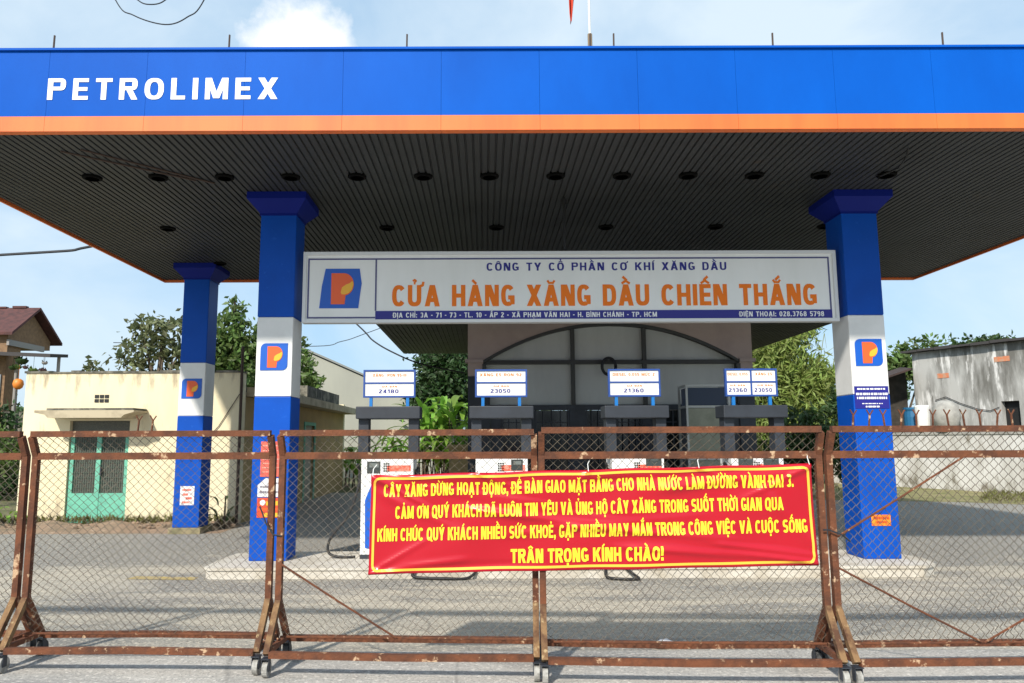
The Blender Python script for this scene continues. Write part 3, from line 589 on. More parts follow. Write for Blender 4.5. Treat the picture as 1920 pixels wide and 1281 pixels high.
dispenser(-1.262, 'fuel pump nearest the left pillar, headed by the price sign of two orange words', [('XĂNG  RON 95-III', -.22, .22, 2.44, .038, 'o')] + PRC(-.33, .33, '24180'), blue=True,
          disp=[(-.26, -.09, 1.19, 1.34)], hose=[[(-1.6, 9.9, 1.2), (-1.75, 9.85, .7), (-1.98, 9.82, .38), (-2.0, 9.8, .2), (-1.85, 9.78, .145), (-1.66, 9.8, .145)],
                                                  [(-.93, 9.95, 1.2), (-.78, 9.8, .6), (-.72, 9.5, .2), (-.8, 9.12, .13), (-.85, 9.05, .03), (-.5, 8.98, .02), (-.2, 9.02, .02), (-.1, 9.2, .145), (-.3, 9.6, .145)]])
dispenser(.205, 'second fuel pump from the left pillar, in front of the dark office pier', [('XĂNG E5 RON 92', -.28, .27, 2.44, .038, 'o')] + PRC(-.33, .33, '23050'), disp=[(.12, .27, 1.22, 1.36)],
          hose=[[(.54, 9.95, 1.2), (.66, 9.85, .6), (.72, 9.8, .2), (.6, 9.7, .145)]])
dispenser(1.955, 'third fuel pump from the left pillar, below the round black coil', [('DIESEL 0,05S MỨC 2', -.28, .27, 2.44, .038, 'o')] + PRC(-.33, .33, '21360'), disp=[(.10, .30, 1.27, 1.37)],
          hose=[[(1.62, 9.95, 1.2), (1.5, 9.8, .6), (1.46, 9.5, .2), (1.42, 9.15, .13), (1.40, 9.02, .03), (1.52, 8.93, .018), (1.75, 8.92, .018), (1.72, 9.04, .05), (1.60, 9.12, .14), (1.55, 9.5, .145)]])
dispenser(3.49, 'fuel pump nearest the right pillar, with its price sign split into four fields', [('DIESEL 0,05S', -.305, -.04, 2.44, .036, 'o'), ('XĂNG E5', .06, .28, 2.44, .036, 'o'), ('GIÁ BÁN', -.28, -.08, 2.298, .022, 'o'), ('GIÁ BÁN', .08, .28, 2.298, .022, 'o'), ('21360', -.30, -.06, 2.222, .05, 'n'), ('23050', .04, .27, 2.222, .05, 'n')],
          split=True, disp=[(-.25, -.06, 1.27, 1.37), (.07, .27, 1.27, 1.37)], hose=[[(3.83, 9.95, 1.2), (3.98, 9.85, .6), (4.02, 9.8, .2), (3.9, 9.7, .145)]])

# ================================================================== BARRIERS
def barrier(pl, pr, label, seed, braces=(), spikes=None, H=1.66, hole=None, weather=False):
    """rolling crowd barrier: tube frame bent forward at the top, chain link, A-shaped feet with casters"""
    a, b = Vector((pl[0], pl[1], 0)), Vector((pr[0], pr[1], 0)); w = (b - a).length; rz = math.atan2(b.y - a.y, b.x - a.x)
    d = thing('rolling_barrier', label, 'barrier', a, 'rusty rolling barriers across the entrance', rz); r2 = random.Random(seed)
    zb, zs, hd, fw = 1.495, .43, .225, .075        # bend, split of the feet, half depth, forward bend of the top
    t = .044
    mb = MB(); mb.bar((0, -fw, H), (w, -fw, H), t); mb.build('top_rail', 'rust', d, local=True)
    mb = MB(); mb.bar((t * .51, 0, zb), (w - t * .51, 0, zb), t * 1.16); mb.build('second_rail', 'rust', d, local=True)
    for x in (0, w):
        mb = MB(); mb.bar((x, 0, zs - .03), (x, 0, zb + .01), t); mb.bar((x, .003, zb - .005), (x, -fw + .002, H - .019), t * .97); mb.build('post', 'rust', d, local=True)
        for s in (-1, 1):
            m = MB(); m.bar((x + .001 * s, s * .006, zs + .03), (x + .001 * s, s * hd, .15), t * .94); leg = m.build('leg', 'rustlight' if s < 0 else 'rust', d, local=True)
            m = MB(); yy = s * hd; m.box(x - .028, x + .028, yy - .035, yy + .035, .125, .131); m.box(x - .026, x - .021, yy - .022, yy + .022, .045, .126); m.box(x + .021, x + .026, yy - .022, yy + .022, .045, .126); cs = m.build('caster', 'slate', leg, local=True)
            m = MB(); m.tube([(x - .018, yy + .012, .056), (x + .018, yy + .012, .056)], .055, 18); m.build('wheel', 'wheelw' if s < 0 else 'tyre', leg, local=True)
        m = MB(); m.bar((x + (.002 if x == 0 else -.002), -hd + .02, .165), (x + (.002 if x == 0 else -.002), hd - .02, .165), t * .8); m.build('foot_tie', 'rust', d, local=True)
    for s in (-1, 1):
        sag = .012 * r2.uniform(-1, 1)
        m = MB(); m.tube([(.02, s * hd, .152), (w / 2, s * hd, .150 + sag), (w - .02, s * hd, .152)], t * .68, 4, True, math.pi / 4); m.build('bottom_rail', 'rust', d, local=True)
    m = MB(); m.tube([(.02, 0, .215), (w - .02, 0, .215)], .008, 6); m.tube([(.0, 0, .2), (.0, hd * .5, .16)], .008, 5); m.build('lower_rod', 'rust', d, local=True)
    # chain link: each wire zigzags down between two neighbouring columns and passes in front of / behind them
    m = MB(); pw, ph = .066, .064; n = int((w - .03) / (pw / 2)); px = (w - .03) / n
    z1 = H - .02
    def yz(z): return 0. if z < zb else -fw * (z - zb) / (H - zb)
    for k in range(n):
        x0 = .015 + k * px; pts = []; j = 0; z = z1
        ph_ = r2.uniform(-.004, .004)
        while z > .215:
            xx = x0 + (px if (j + k) % 2 == 0 else 0); u = xx / w
            bulge = .018 * math.sin(math.pi * u * 1.0) * math.sin(math.pi * min(1, max(0, (zb - z) / 1.2))) * (1 + .4 * math.sin(seed + u * 7))
            jx = .004 * math.sin(z * 11 + seed + u * 9); pts.append((xx + jx, yz(z) + bulge + (.0035 if (j + k) % 2 == 0 else -.0035), z)); z -= ph / 2 * (1 + .05 * math.sin(u * 13 + seed)); j += 1
        m.tube(pts, .0025, 4, False)
    m.build('chain_link', 'wire', d, local=True)
    for (x0, z0, x1, z1_, y_) in braces:
        mm = MB(); mm.tube([(x0, y_, z0), ((x0 + x1) / 2, y_ + .006, (z0 + z1_) / 2 - .006), (x1, y_, z1_)], .0075, 6); mm.build('brace_rod', 'rust', d, local=True)
    if spikes:
        for x in spikes:
            mm = MB(); q = r2.uniform(-.012, .012); mm.tube([(x, -fw, H + .01), (x + q, -fw - .005, H + .10)], .007, 5)
            mm.tube([(x + q, -fw - .005, H + .095), (x + q - .022, -fw - .008, H + .135)], .005, 5); mm.tube([(x + q, -fw - .005, H + .095), (x + q + .024, -fw - .006, H + .132)], .005, 5); mm.build('spike', 'rust', d, local=True)
    return d
BAR = []
BAR.append(barrier((-5.34, 5.84), (-3.475, 5.74), 'rusty wheeled barrier cut by the left edge of the view', 1))
BAR.append(barrier((-3.385, 5.72), (-1.585, 5.66), 'rusty wheeled barrier in front of the yellow building and its green door', 2, spikes=[.80, .905]))
BAR.append(barrier((-1.495, 5.60), (.350, 5.50), 'rusty wheeled barrier beside the left pillar, carrying the left part of the red banner', 3, braces=[(.02, .72, .86, .22, -.02)]))
BAR.append(barrier((.398, 5.44), (2.345, 5.36), 'rusty wheeled barrier carrying the right part of the red banner', 4, H=1.672))
BAR.append(barrier((2.415, 5.36), (4.38, 5.40), 'rusty wheeled barrier with spikes along its top rail, in front of the right pillar', 5,
                   braces=[(.02, .93, .98, 1.49, -.022), (.02, .72, .98, .22, -.022), (1.94, .72, .985, .22, -.026)], spikes=[.155 + .1135 * k for k in range(12)], H=1.672))
mb = MB(); mb.tube([(-1.66, 5.62, 1.13), (-1.60, 5.60, 1.0), (-1.54, 5.57, .93), (-1.48, 5.575, .92)], .006, 5)
o = tag(mb.build('tie_wire', 'cable'), 'twisted dark wire tying two barriers together left of the banner', 'wire')
mb = MB(); mb.tube([(2.33, 5.31, .98), (2.37, 5.315, .98), (2.46, 5.31, .945), (2.52, 5.33, .90)], .006, 5)
o = tag(mb.build('tie_wire', 'cable'), 'short dark wire tying two barriers together right of the banner', 'wire')

# ================================================================== BANNER
TL, BL, TR, BR = (-.82, 1.359), (-.83, .668), (2.268, 1.436), (2.282, .741)
FOLDS = [((.01, .03), (.16, .40), .012, .012), ((.99, .04), (.86, .30), .014, .012), ((.01, .97), (.12, .70), .012, .010), ((.99, .97), (.80, .84), .012, .010), ((.25, .02), (.36, .20), .014, .010), ((.50, .02), (.46, .18), .014, .008), ((.75, .02), (.84, .16), .014, .009), ((.02, .07), (.42, .36), .018, .016), ((.06, .10), (.50, .42), .012, -.012), ((.10, .03), (.30, .06), .030, .016), ((.30, .02), (.62, .08), .03, .010), ((.27, .40), (.62, .63), .022, .014), ((.44, .56), (.80, .72), .02, .010),
         ((.62, .80), (.98, .95), .02, .012), ((.80, .78), (.99, .90), .018, .012), ((.02, .98), (.20, .88), .022, .014), ((.05, .95), (.35, .92), .02, -.008), ((.70, .20), (.99, .05), .03, .012), ((.55, .12), (.95, .03), .03, -.010),
         ((.05, .25), (.22, .62), .03, .008), ((.36, .62), (.70, .50), .025, .007), ((.9, .3), (.99, .8), .03, .008)]
def fold(u, v):
    y = 0.
    for (u0, v0), (u1, v1), sg_, A in FOLDS:
        dx, dv = (u1 - u0) * 4.4, v1 - v0; L2 = dx * dx + dv * dv; px, pv = (u - u0) * 4.4, v - v0
        t = (px * dx + pv * dv) / L2; dist = (px * dv - pv * dx) / math.sqrt(L2)
        e = 1 if 0 <= t <= 1 else math.exp(-((min(abs(t), abs(t - 1))) / .15) ** 2)
        y -= 1.5 * A * e * math.exp(-(dist / (sg_ * 1.5)) ** 2) * (1 - .5 * min(1, max(0, t)))
    y += .006 * math.sin(u * 11 + 1) * math.sin(v * 5) + .004 * math.sin(u * 23 + v * 9)
    return y
def bpos(u, v, off=0.):
    sagt = .006 * math.sin(u * math.pi * 5) ** 2
    x = (1 - v) * (TL[0] + (TR[0] - TL[0]) * u) + v * (BL[0] + (BR[0] - BL[0]) * u)
    z = (1 - v) * (TL[1] + (TR[1] - TL[1]) * u - sagt) + v * (BL[1] + (BR[1] - BL[1]) * u + sagt * .5)
    return (x, 5.472 - (x + .81) * .0475 - .012 + fold(u, v) - off, z)
bn = thing('banner', 'red vinyl banner with four lines of yellow capitals tied across two barriers', 'banner', (.72, 5.4, 1.05))
mb = MB(); nu, nv = 170, 50
for j in range(nv + 1):
    for i in range(nu + 1): mb.v.append(bpos(i / nu, j / nv))
for j in range(nv):
    for i in range(nu): a = j * (nu + 1) + i; mb.f.append([a, a + 1, a + nu + 2, a + nu + 1]); mb.mi.append(0)
cloth = mb.build('cloth', 'banner', bn, smooth=True)
cloth.modifiers.new('thick', 'SOLIDIFY').thickness = .0012; cloth.modifiers['thick'].offset = 1.0
def strip(path, w):                               # ribbon in (u,v) space, w in metres
    V = []; Fc = []
    n = len(path)
    for k, (u, v) in enumerate(path):
        (u0, v0), (u1, v1) = path[(k - 1) % n], path[(k + 1) % n]; dx, dz = (u1 - u0) * 3.09, (v1 - v0) * .69; q = math.hypot(dx, dz)
        nu_, nv_ = dz / q * w / 2 / 3.09, -dx / q * w / 2 / .69
        V += [bpos(u + nu_, v + nv_, .0042), bpos(u - nu_, v - nv_, .0042)]
    for k in range(n): a, b = 2 * k, 2 * ((k + 1) % n); Fc.append([a, b, b + 1, a + 1])
    return V, Fc
iu, iv, ru, rv = .0085, .038, .012, .055; path = []
def seg(p, q, n): path.extend([(p[0] + (q[0] - p[0]) * k / n, p[1] + (q[1] - p[1]) * k / n) for k in range(n)])
def corner(cu, cv, a0): path.extend([(cu + ru * math.cos(R(a0 + 90 * k / 5)), cv + rv * math.sin(R(a0 + 90 * k / 5))) for k in range(5)])
seg((iu + ru, iv), (1 - iu - ru, iv), 120); corner(1 - iu - ru, iv + rv, -90); seg((1 - iu, iv + rv), (1 - iu, 1 - iv - rv), 36); corner(1 - iu - ru, 1 - iv - rv, 0)
seg((1 - iu - ru, 1 - iv), (iu + ru, 1 - iv), 120); corner(iu + ru, 1 - iv - rv, 90); seg((iu, 1 - iv - rv), (iu, iv + rv), 36); corner(iu + ru, iv + rv, 180)
V, Fc = strip(path, .017); mb = MB(); mb.add(V, Fc); mb.build('border', 'borange', bn)
def btext(mb, body, u0, u1, vb, cap, track=.085):
    Q, w = text2d(body, track, .34, .225); n = 4
    for q, k in Q:
        g = []
        for jj in range(n + 1):
            for ii in range(n + 1):
                a, b = ii / n, jj / n; p = [(1 - b) * ((1 - a) * q[0][c] + a * q[1][c]) + b * ((1 - a) * q[3][c] + a * q[2][c]) for c in (0, 1)]
                g.append(bpos(u0 + (u1 - u0) * p[0] / w, vb - p[1] * cap, .0042 + .0002 * k))
        mb.add(g, [(jj * (n + 1) + ii, jj * (n + 1) + ii + 1, (jj + 1) * (n + 1) + ii + 1, (jj + 1) * (n + 1) + ii) for jj in range(n) for ii in range(n)])
for s, u0, u1, vb, cap in (('CÂY XĂNG DỪNG HOẠT ĐỘNG, ĐỂ BÀN GIAO MẶT BẰNG CHO NHÀ NƯỚC LÀM ĐƯỜNG VÀNH ĐAI 3.', .030, .958, .225, .128),
                           ('CẢM ƠN QUÝ KHÁCH ĐÃ LUÔN TIN YÊU VÀ ỦNG HỘ CÂY XĂNG TRONG SUỐT THỜI GIAN QUA', .058, .932, .450, .130),
                           ('KÍNH CHÚC QUÝ KHÁCH NHIỀU SỨC KHOẺ, GẶP NHIỀU MAY MẮN TRONG CÔNG VIỆC VÀ CUỘC SỐNG', .018, .982, .675, .130),
                           ('TRÂN TRỌNG KÍNH CHÀO!', .322, .662, .920, .140)):
    mb = MB(); btext(mb, s, u0, u1, vb, cap); mb.build('lettering', 'byellow', bn, smooth=True)
for u in (.004, .25, .5, .75, .996):
    p = bpos(u, .012, .002); mb = MB(); mb.tube([p, (p[0], p[1] + .03, p[2] + .05), (p[0] + .02, p[1] + .06, p[2] + .08)], .003, 5); mb.build('tie_cord', 'white', bn)

# ================================================================== YELLOW BUILDING (left)
yb = thing('yellow_building', 'low flat cream yellow building with green metal door and small awning', 'building', (-7, 17, 0))
YB0, YB1, YF, YH = -9.2, -4.86, 15.0, 2.97
mb = MB()      # front wall with the door opening left open
mb.box(YB0, -8.26, YF, YF + .22, -.02, YH); mb.box(-7.07, YB1, YF, YF + .22, -.02, YH); mb.box(-8.26, -7.07, YF, YF + .22, 2.02, YH)
mb.box(YB0, YB0 + .22, YF + .22, 26, -.02, 2.85); mb.box(YB0, YB1, 25.78, 26, -.02, 2.85); mb.build('wall', 'cream', yb)
mb = MB(); rr = random.Random(3)
x = YB0 - .03
while x < YB1:       # mossy broken coping on the parapet
    w = rr.uniform(.18, .5); mb.box(x, min(x + w, YB1 + .02), YF - .025, YF + .24, YH + .001, YH + rr.uniform(.025, .06)); x += w
mb.build('coping', 'mossy', yb)
MB().box(YB0 + .23, YB1 - .01, YF + .23, 25.77, 2.6, 2.7).build('flat_roof', 'roofdark', yb)
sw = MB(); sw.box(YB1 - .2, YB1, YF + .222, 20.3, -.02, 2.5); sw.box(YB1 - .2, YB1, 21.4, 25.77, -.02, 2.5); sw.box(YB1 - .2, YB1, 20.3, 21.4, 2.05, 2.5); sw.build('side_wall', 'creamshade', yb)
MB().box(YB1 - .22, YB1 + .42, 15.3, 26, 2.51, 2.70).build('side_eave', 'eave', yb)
mb = MB(); mb.box(YB1 - .05, YB1 + .30, 19.2, 23.4, 2.702, 3.02); mb.build('side_parapet', 'mossy', yb)
sdr = MB().box(YB1 - .12, YB1 - .06, 20.3, 21.4, 0, 2.05).build('side_door', mat('pale_side_door', (.42, .40, .33), .7), yb)
mb = MB(); mb.box(YB1 - .02, YB1 + .03, 20.2, 20.3, 0, 2.12); mb.box(YB1 - .02, YB1 + .03, 21.4, 21.5, 0, 2.12); mb.box(YB1 - .02, YB1 + .03, 20.3, 21.4, 2.03, 2.12); mb.build('door_frame', 'green', sdr)
door = MB().box(-8.255, -7.075, YF + .10, YF + .13, .03, 2.015).build('door', 'mesh_dark', yb)
mb = MB(); yd0, yd1 = YF + .05, YF + .15
mb.box(-8.25, -8.17, yd0, yd1, .03, 1.72); mb.box(-7.16, -7.08, yd0, yd1, .03, 1.72); mb.box(-7.72, -7.63, yd0 - .01, yd1, .03, 1.72)
mb.box(-8.17, -7.72, yd0, yd1, .03, .60); mb.box(-7.63, -7.16, yd0, yd1, .03, .60); mb.build('door_frame', 'green', door)
mb = MB()
for x in np.arange(-8.14, -7.18, .045):
    if not -7.73 < x < -7.62: mb.box(x - .005, x + .005, yd0 + .02, yd0 + .03, .60, 1.72)
for z in np.arange(.7, 1.7, .10): mb.box(-8.17, -7.16, yd0 + .032, yd0 + .038, z - .005, z + .005)
mb.build('grille', mat('grille_bars', (.10, .13, .10), .6), door)
mb = MB(); mb.box(-7.625, -7.595, yd0 - .03, yd0 - .012, .95, 1.12); mb.build('handle', 'slate', door)
aw = MB(); aw.prism([(-8.36, 2.06), (-6.96, 2.06), (-6.90, 2.12), (-6.72, 2.17), (-6.72, 2.205), (-8.62, 2.205), (-8.62, 2.16), (-8.42, 2.12)], YF - .62, YF - .001); aw = aw.build('awning', 'eave', yb)
mb = MB(); mb.box(-8.40, -6.74, YF - .60, YF - .02, 2.207, 2.245); mb.build('awning_top', 'mossy', aw)
mb = MB()
for i in range(3):
    for j in range(2): mb.box(-7.80 + .1 * i, -7.72 + .1 * i, YF - .012, YF - .001, 2.47 - .085 * j, 2.535 - .085 * j)
mb.build('vent_block', 'dark', yb)
mb = MB(); mb.tube([(-4.90, YF - .02, 2.55), (-5.3, YF - .02, 1.9), (-5.62, YF - .02, 1.55)], .008, 5); mb.tube([(-4.87, YF - .04, 3.5), (-4.87, YF - .04, .0)], .03, 6); mb.build('conduit', 'rod', yb)

# ================================================================== OFFICE behind the canopy
of = thing('office_building', 'shaded station office with wide arched opening and dark lower wall', 'building', (2.8, 20, 0))
OY = 17.0; OX0, OX1 = -.40, 6.08
Pz = 4.4
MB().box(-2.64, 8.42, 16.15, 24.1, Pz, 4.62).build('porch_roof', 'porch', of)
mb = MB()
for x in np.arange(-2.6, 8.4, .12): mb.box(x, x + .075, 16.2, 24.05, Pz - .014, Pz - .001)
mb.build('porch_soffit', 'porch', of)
# upper wall with a flat segmental arch cut out
arch = []
ax0, ax1, spring = -.05, 5.78, 3.40
for k in range(25):
    u = k / 24; arch.append((ax0 + (ax1 - ax0) * u, spring + .86 * (1 - abs(2 * u - 1) ** 2.1)))
mb = MB()
for (xa, za), (xb, zb_) in zip(arch[:-1], arch[1:]): mb.prism([(xa, za), (xb, zb_), (xb, Pz - .015), (xa, Pz - .015)], OY, OY + .25)
mb.box(OX0, ax0, OY, OY + .25, 2.42, Pz - .015); mb.box(ax1, OX1, OY, OY + .25, 2.42, Pz - .015)
mb.box(OX0 - .06, ax0 - .002, OY - .05, OY + .2, 3.36, 3.44); mb.box(ax1 + .002, OX1 + .06, OY - .05, OY + .2, 3.36, 3.44); mb.build('wall', 'office', of)
MB().box(OX0, OX0 + .2, OY + .25, 24, 0, Pz - .015).build('side_wall', 'office', of)
MB().box(OX1 - .2, OX1, OY + .25, 24, 0, Pz - .015).build('side_wall', 'office', of)
MB().box(OX0 + .2, OX1 - .2, OY + .16, OY + .24, 2.40, Pz - .016).build('grey_shutter', 'officegrey', of)
mb = MB()
for k in range(24):
    (xa, za), (xb, zb_) = arch[k], arch[k + 1]; mb.prism([(xa, za - .05), (xb, zb_ - .05), (xb, zb_ + .015), (xa, za + .015)], OY - .02, OY + .158)
for x in (2.0, 3.64): mb.box(x - .045, x + .045, OY + .06, OY + .157, 2.4, 4.2)
mb.box(ax0, ax1, OY + .05, OY + .155, 3.33, 3.42); mb.box(ax0 - .02, ax0 + .07, OY - .018, OY + .15, 2.4, 3.33); mb.box(ax1 - .07, ax1 + .02, OY - .018, OY + .15, 2.4, 3.33); mb.build('arch_frame', 'mull', of)
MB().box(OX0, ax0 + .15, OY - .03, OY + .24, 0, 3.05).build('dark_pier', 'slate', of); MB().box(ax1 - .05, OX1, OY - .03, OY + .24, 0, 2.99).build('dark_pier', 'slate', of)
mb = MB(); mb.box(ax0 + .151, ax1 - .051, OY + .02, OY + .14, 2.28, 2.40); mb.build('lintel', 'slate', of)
wins = [(.35, 1.05), (1.1, 1.9), (2.25, 2.85), (2.95, 3.55), (3.75, 4.4), (4.6, 5.5)]
for (a, b) in wins:
    fr = MB(); fr.box(a, a + .05, OY + .03, OY + .13, .9, 2.275); fr.box(b - .05, b, OY + .03, OY + .13, .9, 2.275); fr.box(a + .05, b - .05, OY + .03, OY + .13, .9, .95)
    for k in range(1, 4): xx = a + (b - a) * k / 4; fr.box(xx - .01, xx + .01, OY + .04, OY + .06, .95, 2.275)
    for k in range(1, 5): zz = .95 + 1.32 * k / 5; fr.box(a + .05, b - .05, OY + .062, OY + .08, zz - .01, zz + .01)
    f = fr.build('window', 'slate', of); MB().box(a + .051, b - .051, OY + .11, OY + .12, .951, 2.274).build('pane', 'glass', f)
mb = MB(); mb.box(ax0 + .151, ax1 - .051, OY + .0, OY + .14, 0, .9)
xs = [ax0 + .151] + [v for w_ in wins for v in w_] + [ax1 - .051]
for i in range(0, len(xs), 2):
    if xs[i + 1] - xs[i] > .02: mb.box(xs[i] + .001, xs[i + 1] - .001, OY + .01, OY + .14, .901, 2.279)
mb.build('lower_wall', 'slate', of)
mb = MB()
co = [(2.80 + .155 * math.cos(2 * math.pi * k / 24), OY - .06 + .01 * (k % 2), 3.26 + .19 * math.sin(2 * math.pi * k / 24)) for k in range(25)]
mb.tube(co, .035, 8); tag(mb.build('coiled_hose', 'black', None, smooth=True), 'black coiled hose hanging on the grey office front above the pumps', 'hose')
kk = thing('glass_kiosk', 'glazed cabinet with aluminium frame standing in front of the office at its right end', 'cabinet', (5.1, 15.3, 0))
kx0, kx1, ky = 4.08, 4.98, 15.3
mb = MB()
for x in (kx0, kx1 - .04):
    for yy in (ky, ky + .6): mb.box(x, x + .04, yy, yy + .04, 0, 2.72)
for z in (.45, 1.2, 2.25, 2.68): mb.box(kx0 + .041, kx1 - .041, ky, ky + .04, z, z + .045); mb.box(kx0, kx0 + .04, ky + .041, ky + .599, z, z + .045); mb.box(kx1 - .04, kx1, ky + .041, ky + .599, z, z + .045)
mb.build('frame', 'alu', kk)
MB().box(kx0 + .045, kx1 - .045, ky + .015, ky + .03, .50, 2.24).build('pane', 'kiosk', kk)
MB().box(kx0 + .05, kx1 - .05, ky + .05, ky + .55, 2.30, 2.66).build('top_box', mat('kiosk_blue', (.02, .04, .09), .4), kk)
MB().box(kx0 + .05, kx1 - .05, ky + .02, ky + .55, .02, .44).build('base_panel', 'alu', kk)
# yellow pier in the planting left of the office
mb = MB(); mb.box(-.95, -.45, 19.6, 20.0, -.02, 1.40); mb.box(-1.0, -.40, 19.55, 20.05, 1.401, 1.50)
tag(mb.build('gate_pier', mat('yellow_pier', (.52, .40, .18), .9, (.40, .32, .15), 3.)), 'short ochre masonry pier beside the planting left of the office', 'pier')

# ================================================================== BACKGROUND BUILDINGS
wh = thing('warehouse', 'pale grey sheet-metal warehouse with sloping roof edge behind the pump price sign', 'warehouse', (-6, 38, 0))
mb = MB(); mb.prism([(-16, -.02), (-1.5, -.02), (-1.5, 2.72), (-8.9, 5.98), (-16, 2.9)], 34, 34.2); mb.build('wall', 'ware', wh)
mb = MB(); mb.add([(-1.3, 33.9, 2.68), (-8.9, 33.9, 6.03), (-8.9, 48, 6.03), (-1.3, 48, 2.68), (-1.3, 33.9, 2.76), (-8.9, 33.9, 6.12), (-8.9, 48, 6.12), (-1.3, 48, 2.76)], [(3, 2, 1, 0), (4, 5, 6, 7), (0, 1, 5, 4), (1, 2, 6, 5), (2, 3, 7, 6), (3, 0, 4, 7)])
mb.add([(-16.2, 33.9, 2.85), (-8.905, 33.9, 6.03), (-8.905, 48, 6.03), (-16.2, 48, 2.85), (-16.2, 33.9, 2.93), (-8.905, 33.9, 6.12), (-8.905, 48, 6.12), (-16.2, 48, 2.93)], [(0, 1, 2, 3), (7, 6, 5, 4), (4, 5, 1, 0), (5, 6, 2, 1), (6, 7, 3, 2), (7, 4, 0, 3)])
mb.build('roof', mat('grey_roof', (.22, .23, .22), .6), wh)
MB().box(-15.9, -1.6, 34.2, 47, -.02, 2.6).build('body', 'ware', wh)

DIR = Vector((1.8, -3.8, 0)).normalized(); NOR = Vector((-DIR.y, DIR.x, 0)) * -1     # NOR points to the viewer's side
if NOR.y > 0: NOR = -NOR
def oblique(base, mb, s0, s1, d0, d1, z0, z1):
    """box along the oblique wall line: s along, d depth away from the viewer"""
    q = [base + DIR * s - NOR * d for s, d in ((s0, d0), (s1, d0), (s1, d1), (s0, d1))]
    return mb.add([(p.x, p.y, z0) for p in q] + [(p.x, p.y, z1) for p in q], [(0, 3, 2, 1), (4, 5, 6, 7), (0, 1, 5, 4), (1, 2, 6, 5), (2, 3, 7, 6), (3, 0, 4, 7)])
cb0 = Vector((16.0, 28, 0))
cb = thing('concrete_building', 'weathered grey concrete building with dark sheet roof and square window holes', 'building', (18, 25, 0))
mb = MB()      # wall with two window openings
op = [(1.05, 1.62, 2.0, 2.72), (3.05, 3.62, 2.0, 2.85), (5.6, 6.2, 2.0, 2.85)]
cut = [0] + [v for o_ in op for v in o_[:2]] + [10]
for i in range(0, len(cut), 2): oblique(cb0, mb, cut[i], cut[i + 1], 0, .25, -.02, 4.80)
for (a, b, z0, z1) in op: oblique(cb0, mb, a, b, 0, .25, -.02, z0); oblique(cb0, mb, a, b, 0, .25, z1, 4.80)
oblique(cb0, mb, 0, .25, .251, 7, -.02, 4.8); mb.build('wall', 'stained', cb)
for (a, b, z0, z1) in op: oblique(cb0, MB(), a, b, .2, .24, z0, z1).build('window', 'dark', cb)
mb = MB()
for k in range(16): oblique(cb0, mb, -.25 + .65 * k, .38 + .65 * k, -.28 + .015 * (k % 3), 7.2, 4.802 + .012 * (k % 2), 4.88 + .015 * (k % 3))
mb.build('roof', 'roofdark', cb)
for i, (s, z, w_) in enumerate([(.93, 3.78, .42), (2.95, 4.18, .5)]):
    oblique(cb0, MB(), s, s + w_, -.012, -.001, z, z + .17).build('orange_patch', mat('orange_patch', (.62, .21, .10), .8, (.5, .3, .2), 6., .45, .6), cb)
mb = MB(); pts = [cb0 + DIR * s + NOR * .04 + Vector((0, 0, z)) for s, z in ((.8, 3.0), (1.2, 3.1), (1.7, 2.85), (2.3, 2.62), (2.7, 2.55), (3.0, 2.66))]
mb.tube(pts, .013, 5); mb.build('wall_cable', 'cable', cb)
lw0 = Vector((14.1, 26.0, 0))
lw = thing('boundary_wall', 'low whitewashed boundary wall beyond the grass verge by the concrete building', 'wall', (15.5, 23, 0))
mb = MB(); oblique(lw0, mb, -3, 9, 0, .2, -.02, 1.74); mb.build('wall', 'whitewash', lw)
mb = MB(); oblique(lw0, mb, -3, 9, -.03, .23, 1.742, 1.83); mb.build('coping', 'pot', lw)
sh = thing('lean_to_shed', 'dark open lean-to shed with rusty roof against the concrete building', 'shed', (14.8, 28, 0))
mb = MB(); mb.add([(13.0, 27.4, 3.25), (15.62, 27.4, 4.12), (16.1, 29, 4.3), (13.0, 29, 3.3), (13.0, 27.4, 3.32), (15.62, 27.4, 4.19), (16.1, 29, 4.37), (13.0, 29, 3.37)], [(3, 2, 1, 0), (4, 5, 6, 7), (0, 1, 5, 4), (1, 2, 6, 5), (2, 3, 7, 6), (3, 0, 4, 7)]); mb.build('roof', mat('rusty_sheet', (.055, .032, .027), .9, (.03, .022, .02), 4.), sh)
MB().prism([(13.0, -.02), (16.0, -.02), (16.0, 4.18), (13.0, 3.26)], 28.5, 28.62).build('back_wall', mat('shed_wall', (.03, .026, .02), .9, (.06, .05, .04), 4.), sh)
for x in (13.1, 14.6): MB().tube([(x, 27.6, 0), (x, 27.6, 3.27 + (x - 13) * .33)], .05, 6).build('post', 'bark', sh)
mb = MB(); mb.tube([(13.1, 27.6, 3.0), (14.6, 27.6, 3.0)], .03, 5); mb.tube([(13.3, 27.7, 2.2), (14.6, 27.65, 3.3)], .03, 5); mb.build('brace', 'bark', sh)
o = MB(); o.lathe(14.72, 25.95, [(.25, 1.84), (.29, 1.95), (.29, 2.35), (.27, 2.55), (.30, 2.62), (.30, 2.68)], 16); tag(o.build('blue_barrel', 'bluebarrel', smooth=False), 'blue plastic barrel standing on the boundary wall by the right pillar', 'barrel')
p = lw0 + DIR * .95 - NOR * .1
o = MB(); o.lathe(p.x, p.y, [(.17, 1.84), (.20, 2.0), (.22, 2.4), (.23, 2.68), (.19, 2.72)], 14); tag(o.build('white_bucket', 'white'), 'off-white tall bucket on the boundary wall beside a round grey jar', 'bucket')
p = lw0 + DIR * 1.75 - NOR * .1
o = MB(); o.lathe(p.x, p.y, [(.2, 1.84), (.34, 2.0), (.42, 2.3), (.38, 2.62), (.24, 2.80), (.14, 2.84)], 18); tag(o.build('grey_jar', 'pot', smooth=True), 'round grey jar on the boundary wall in front of the concrete building', 'jar')

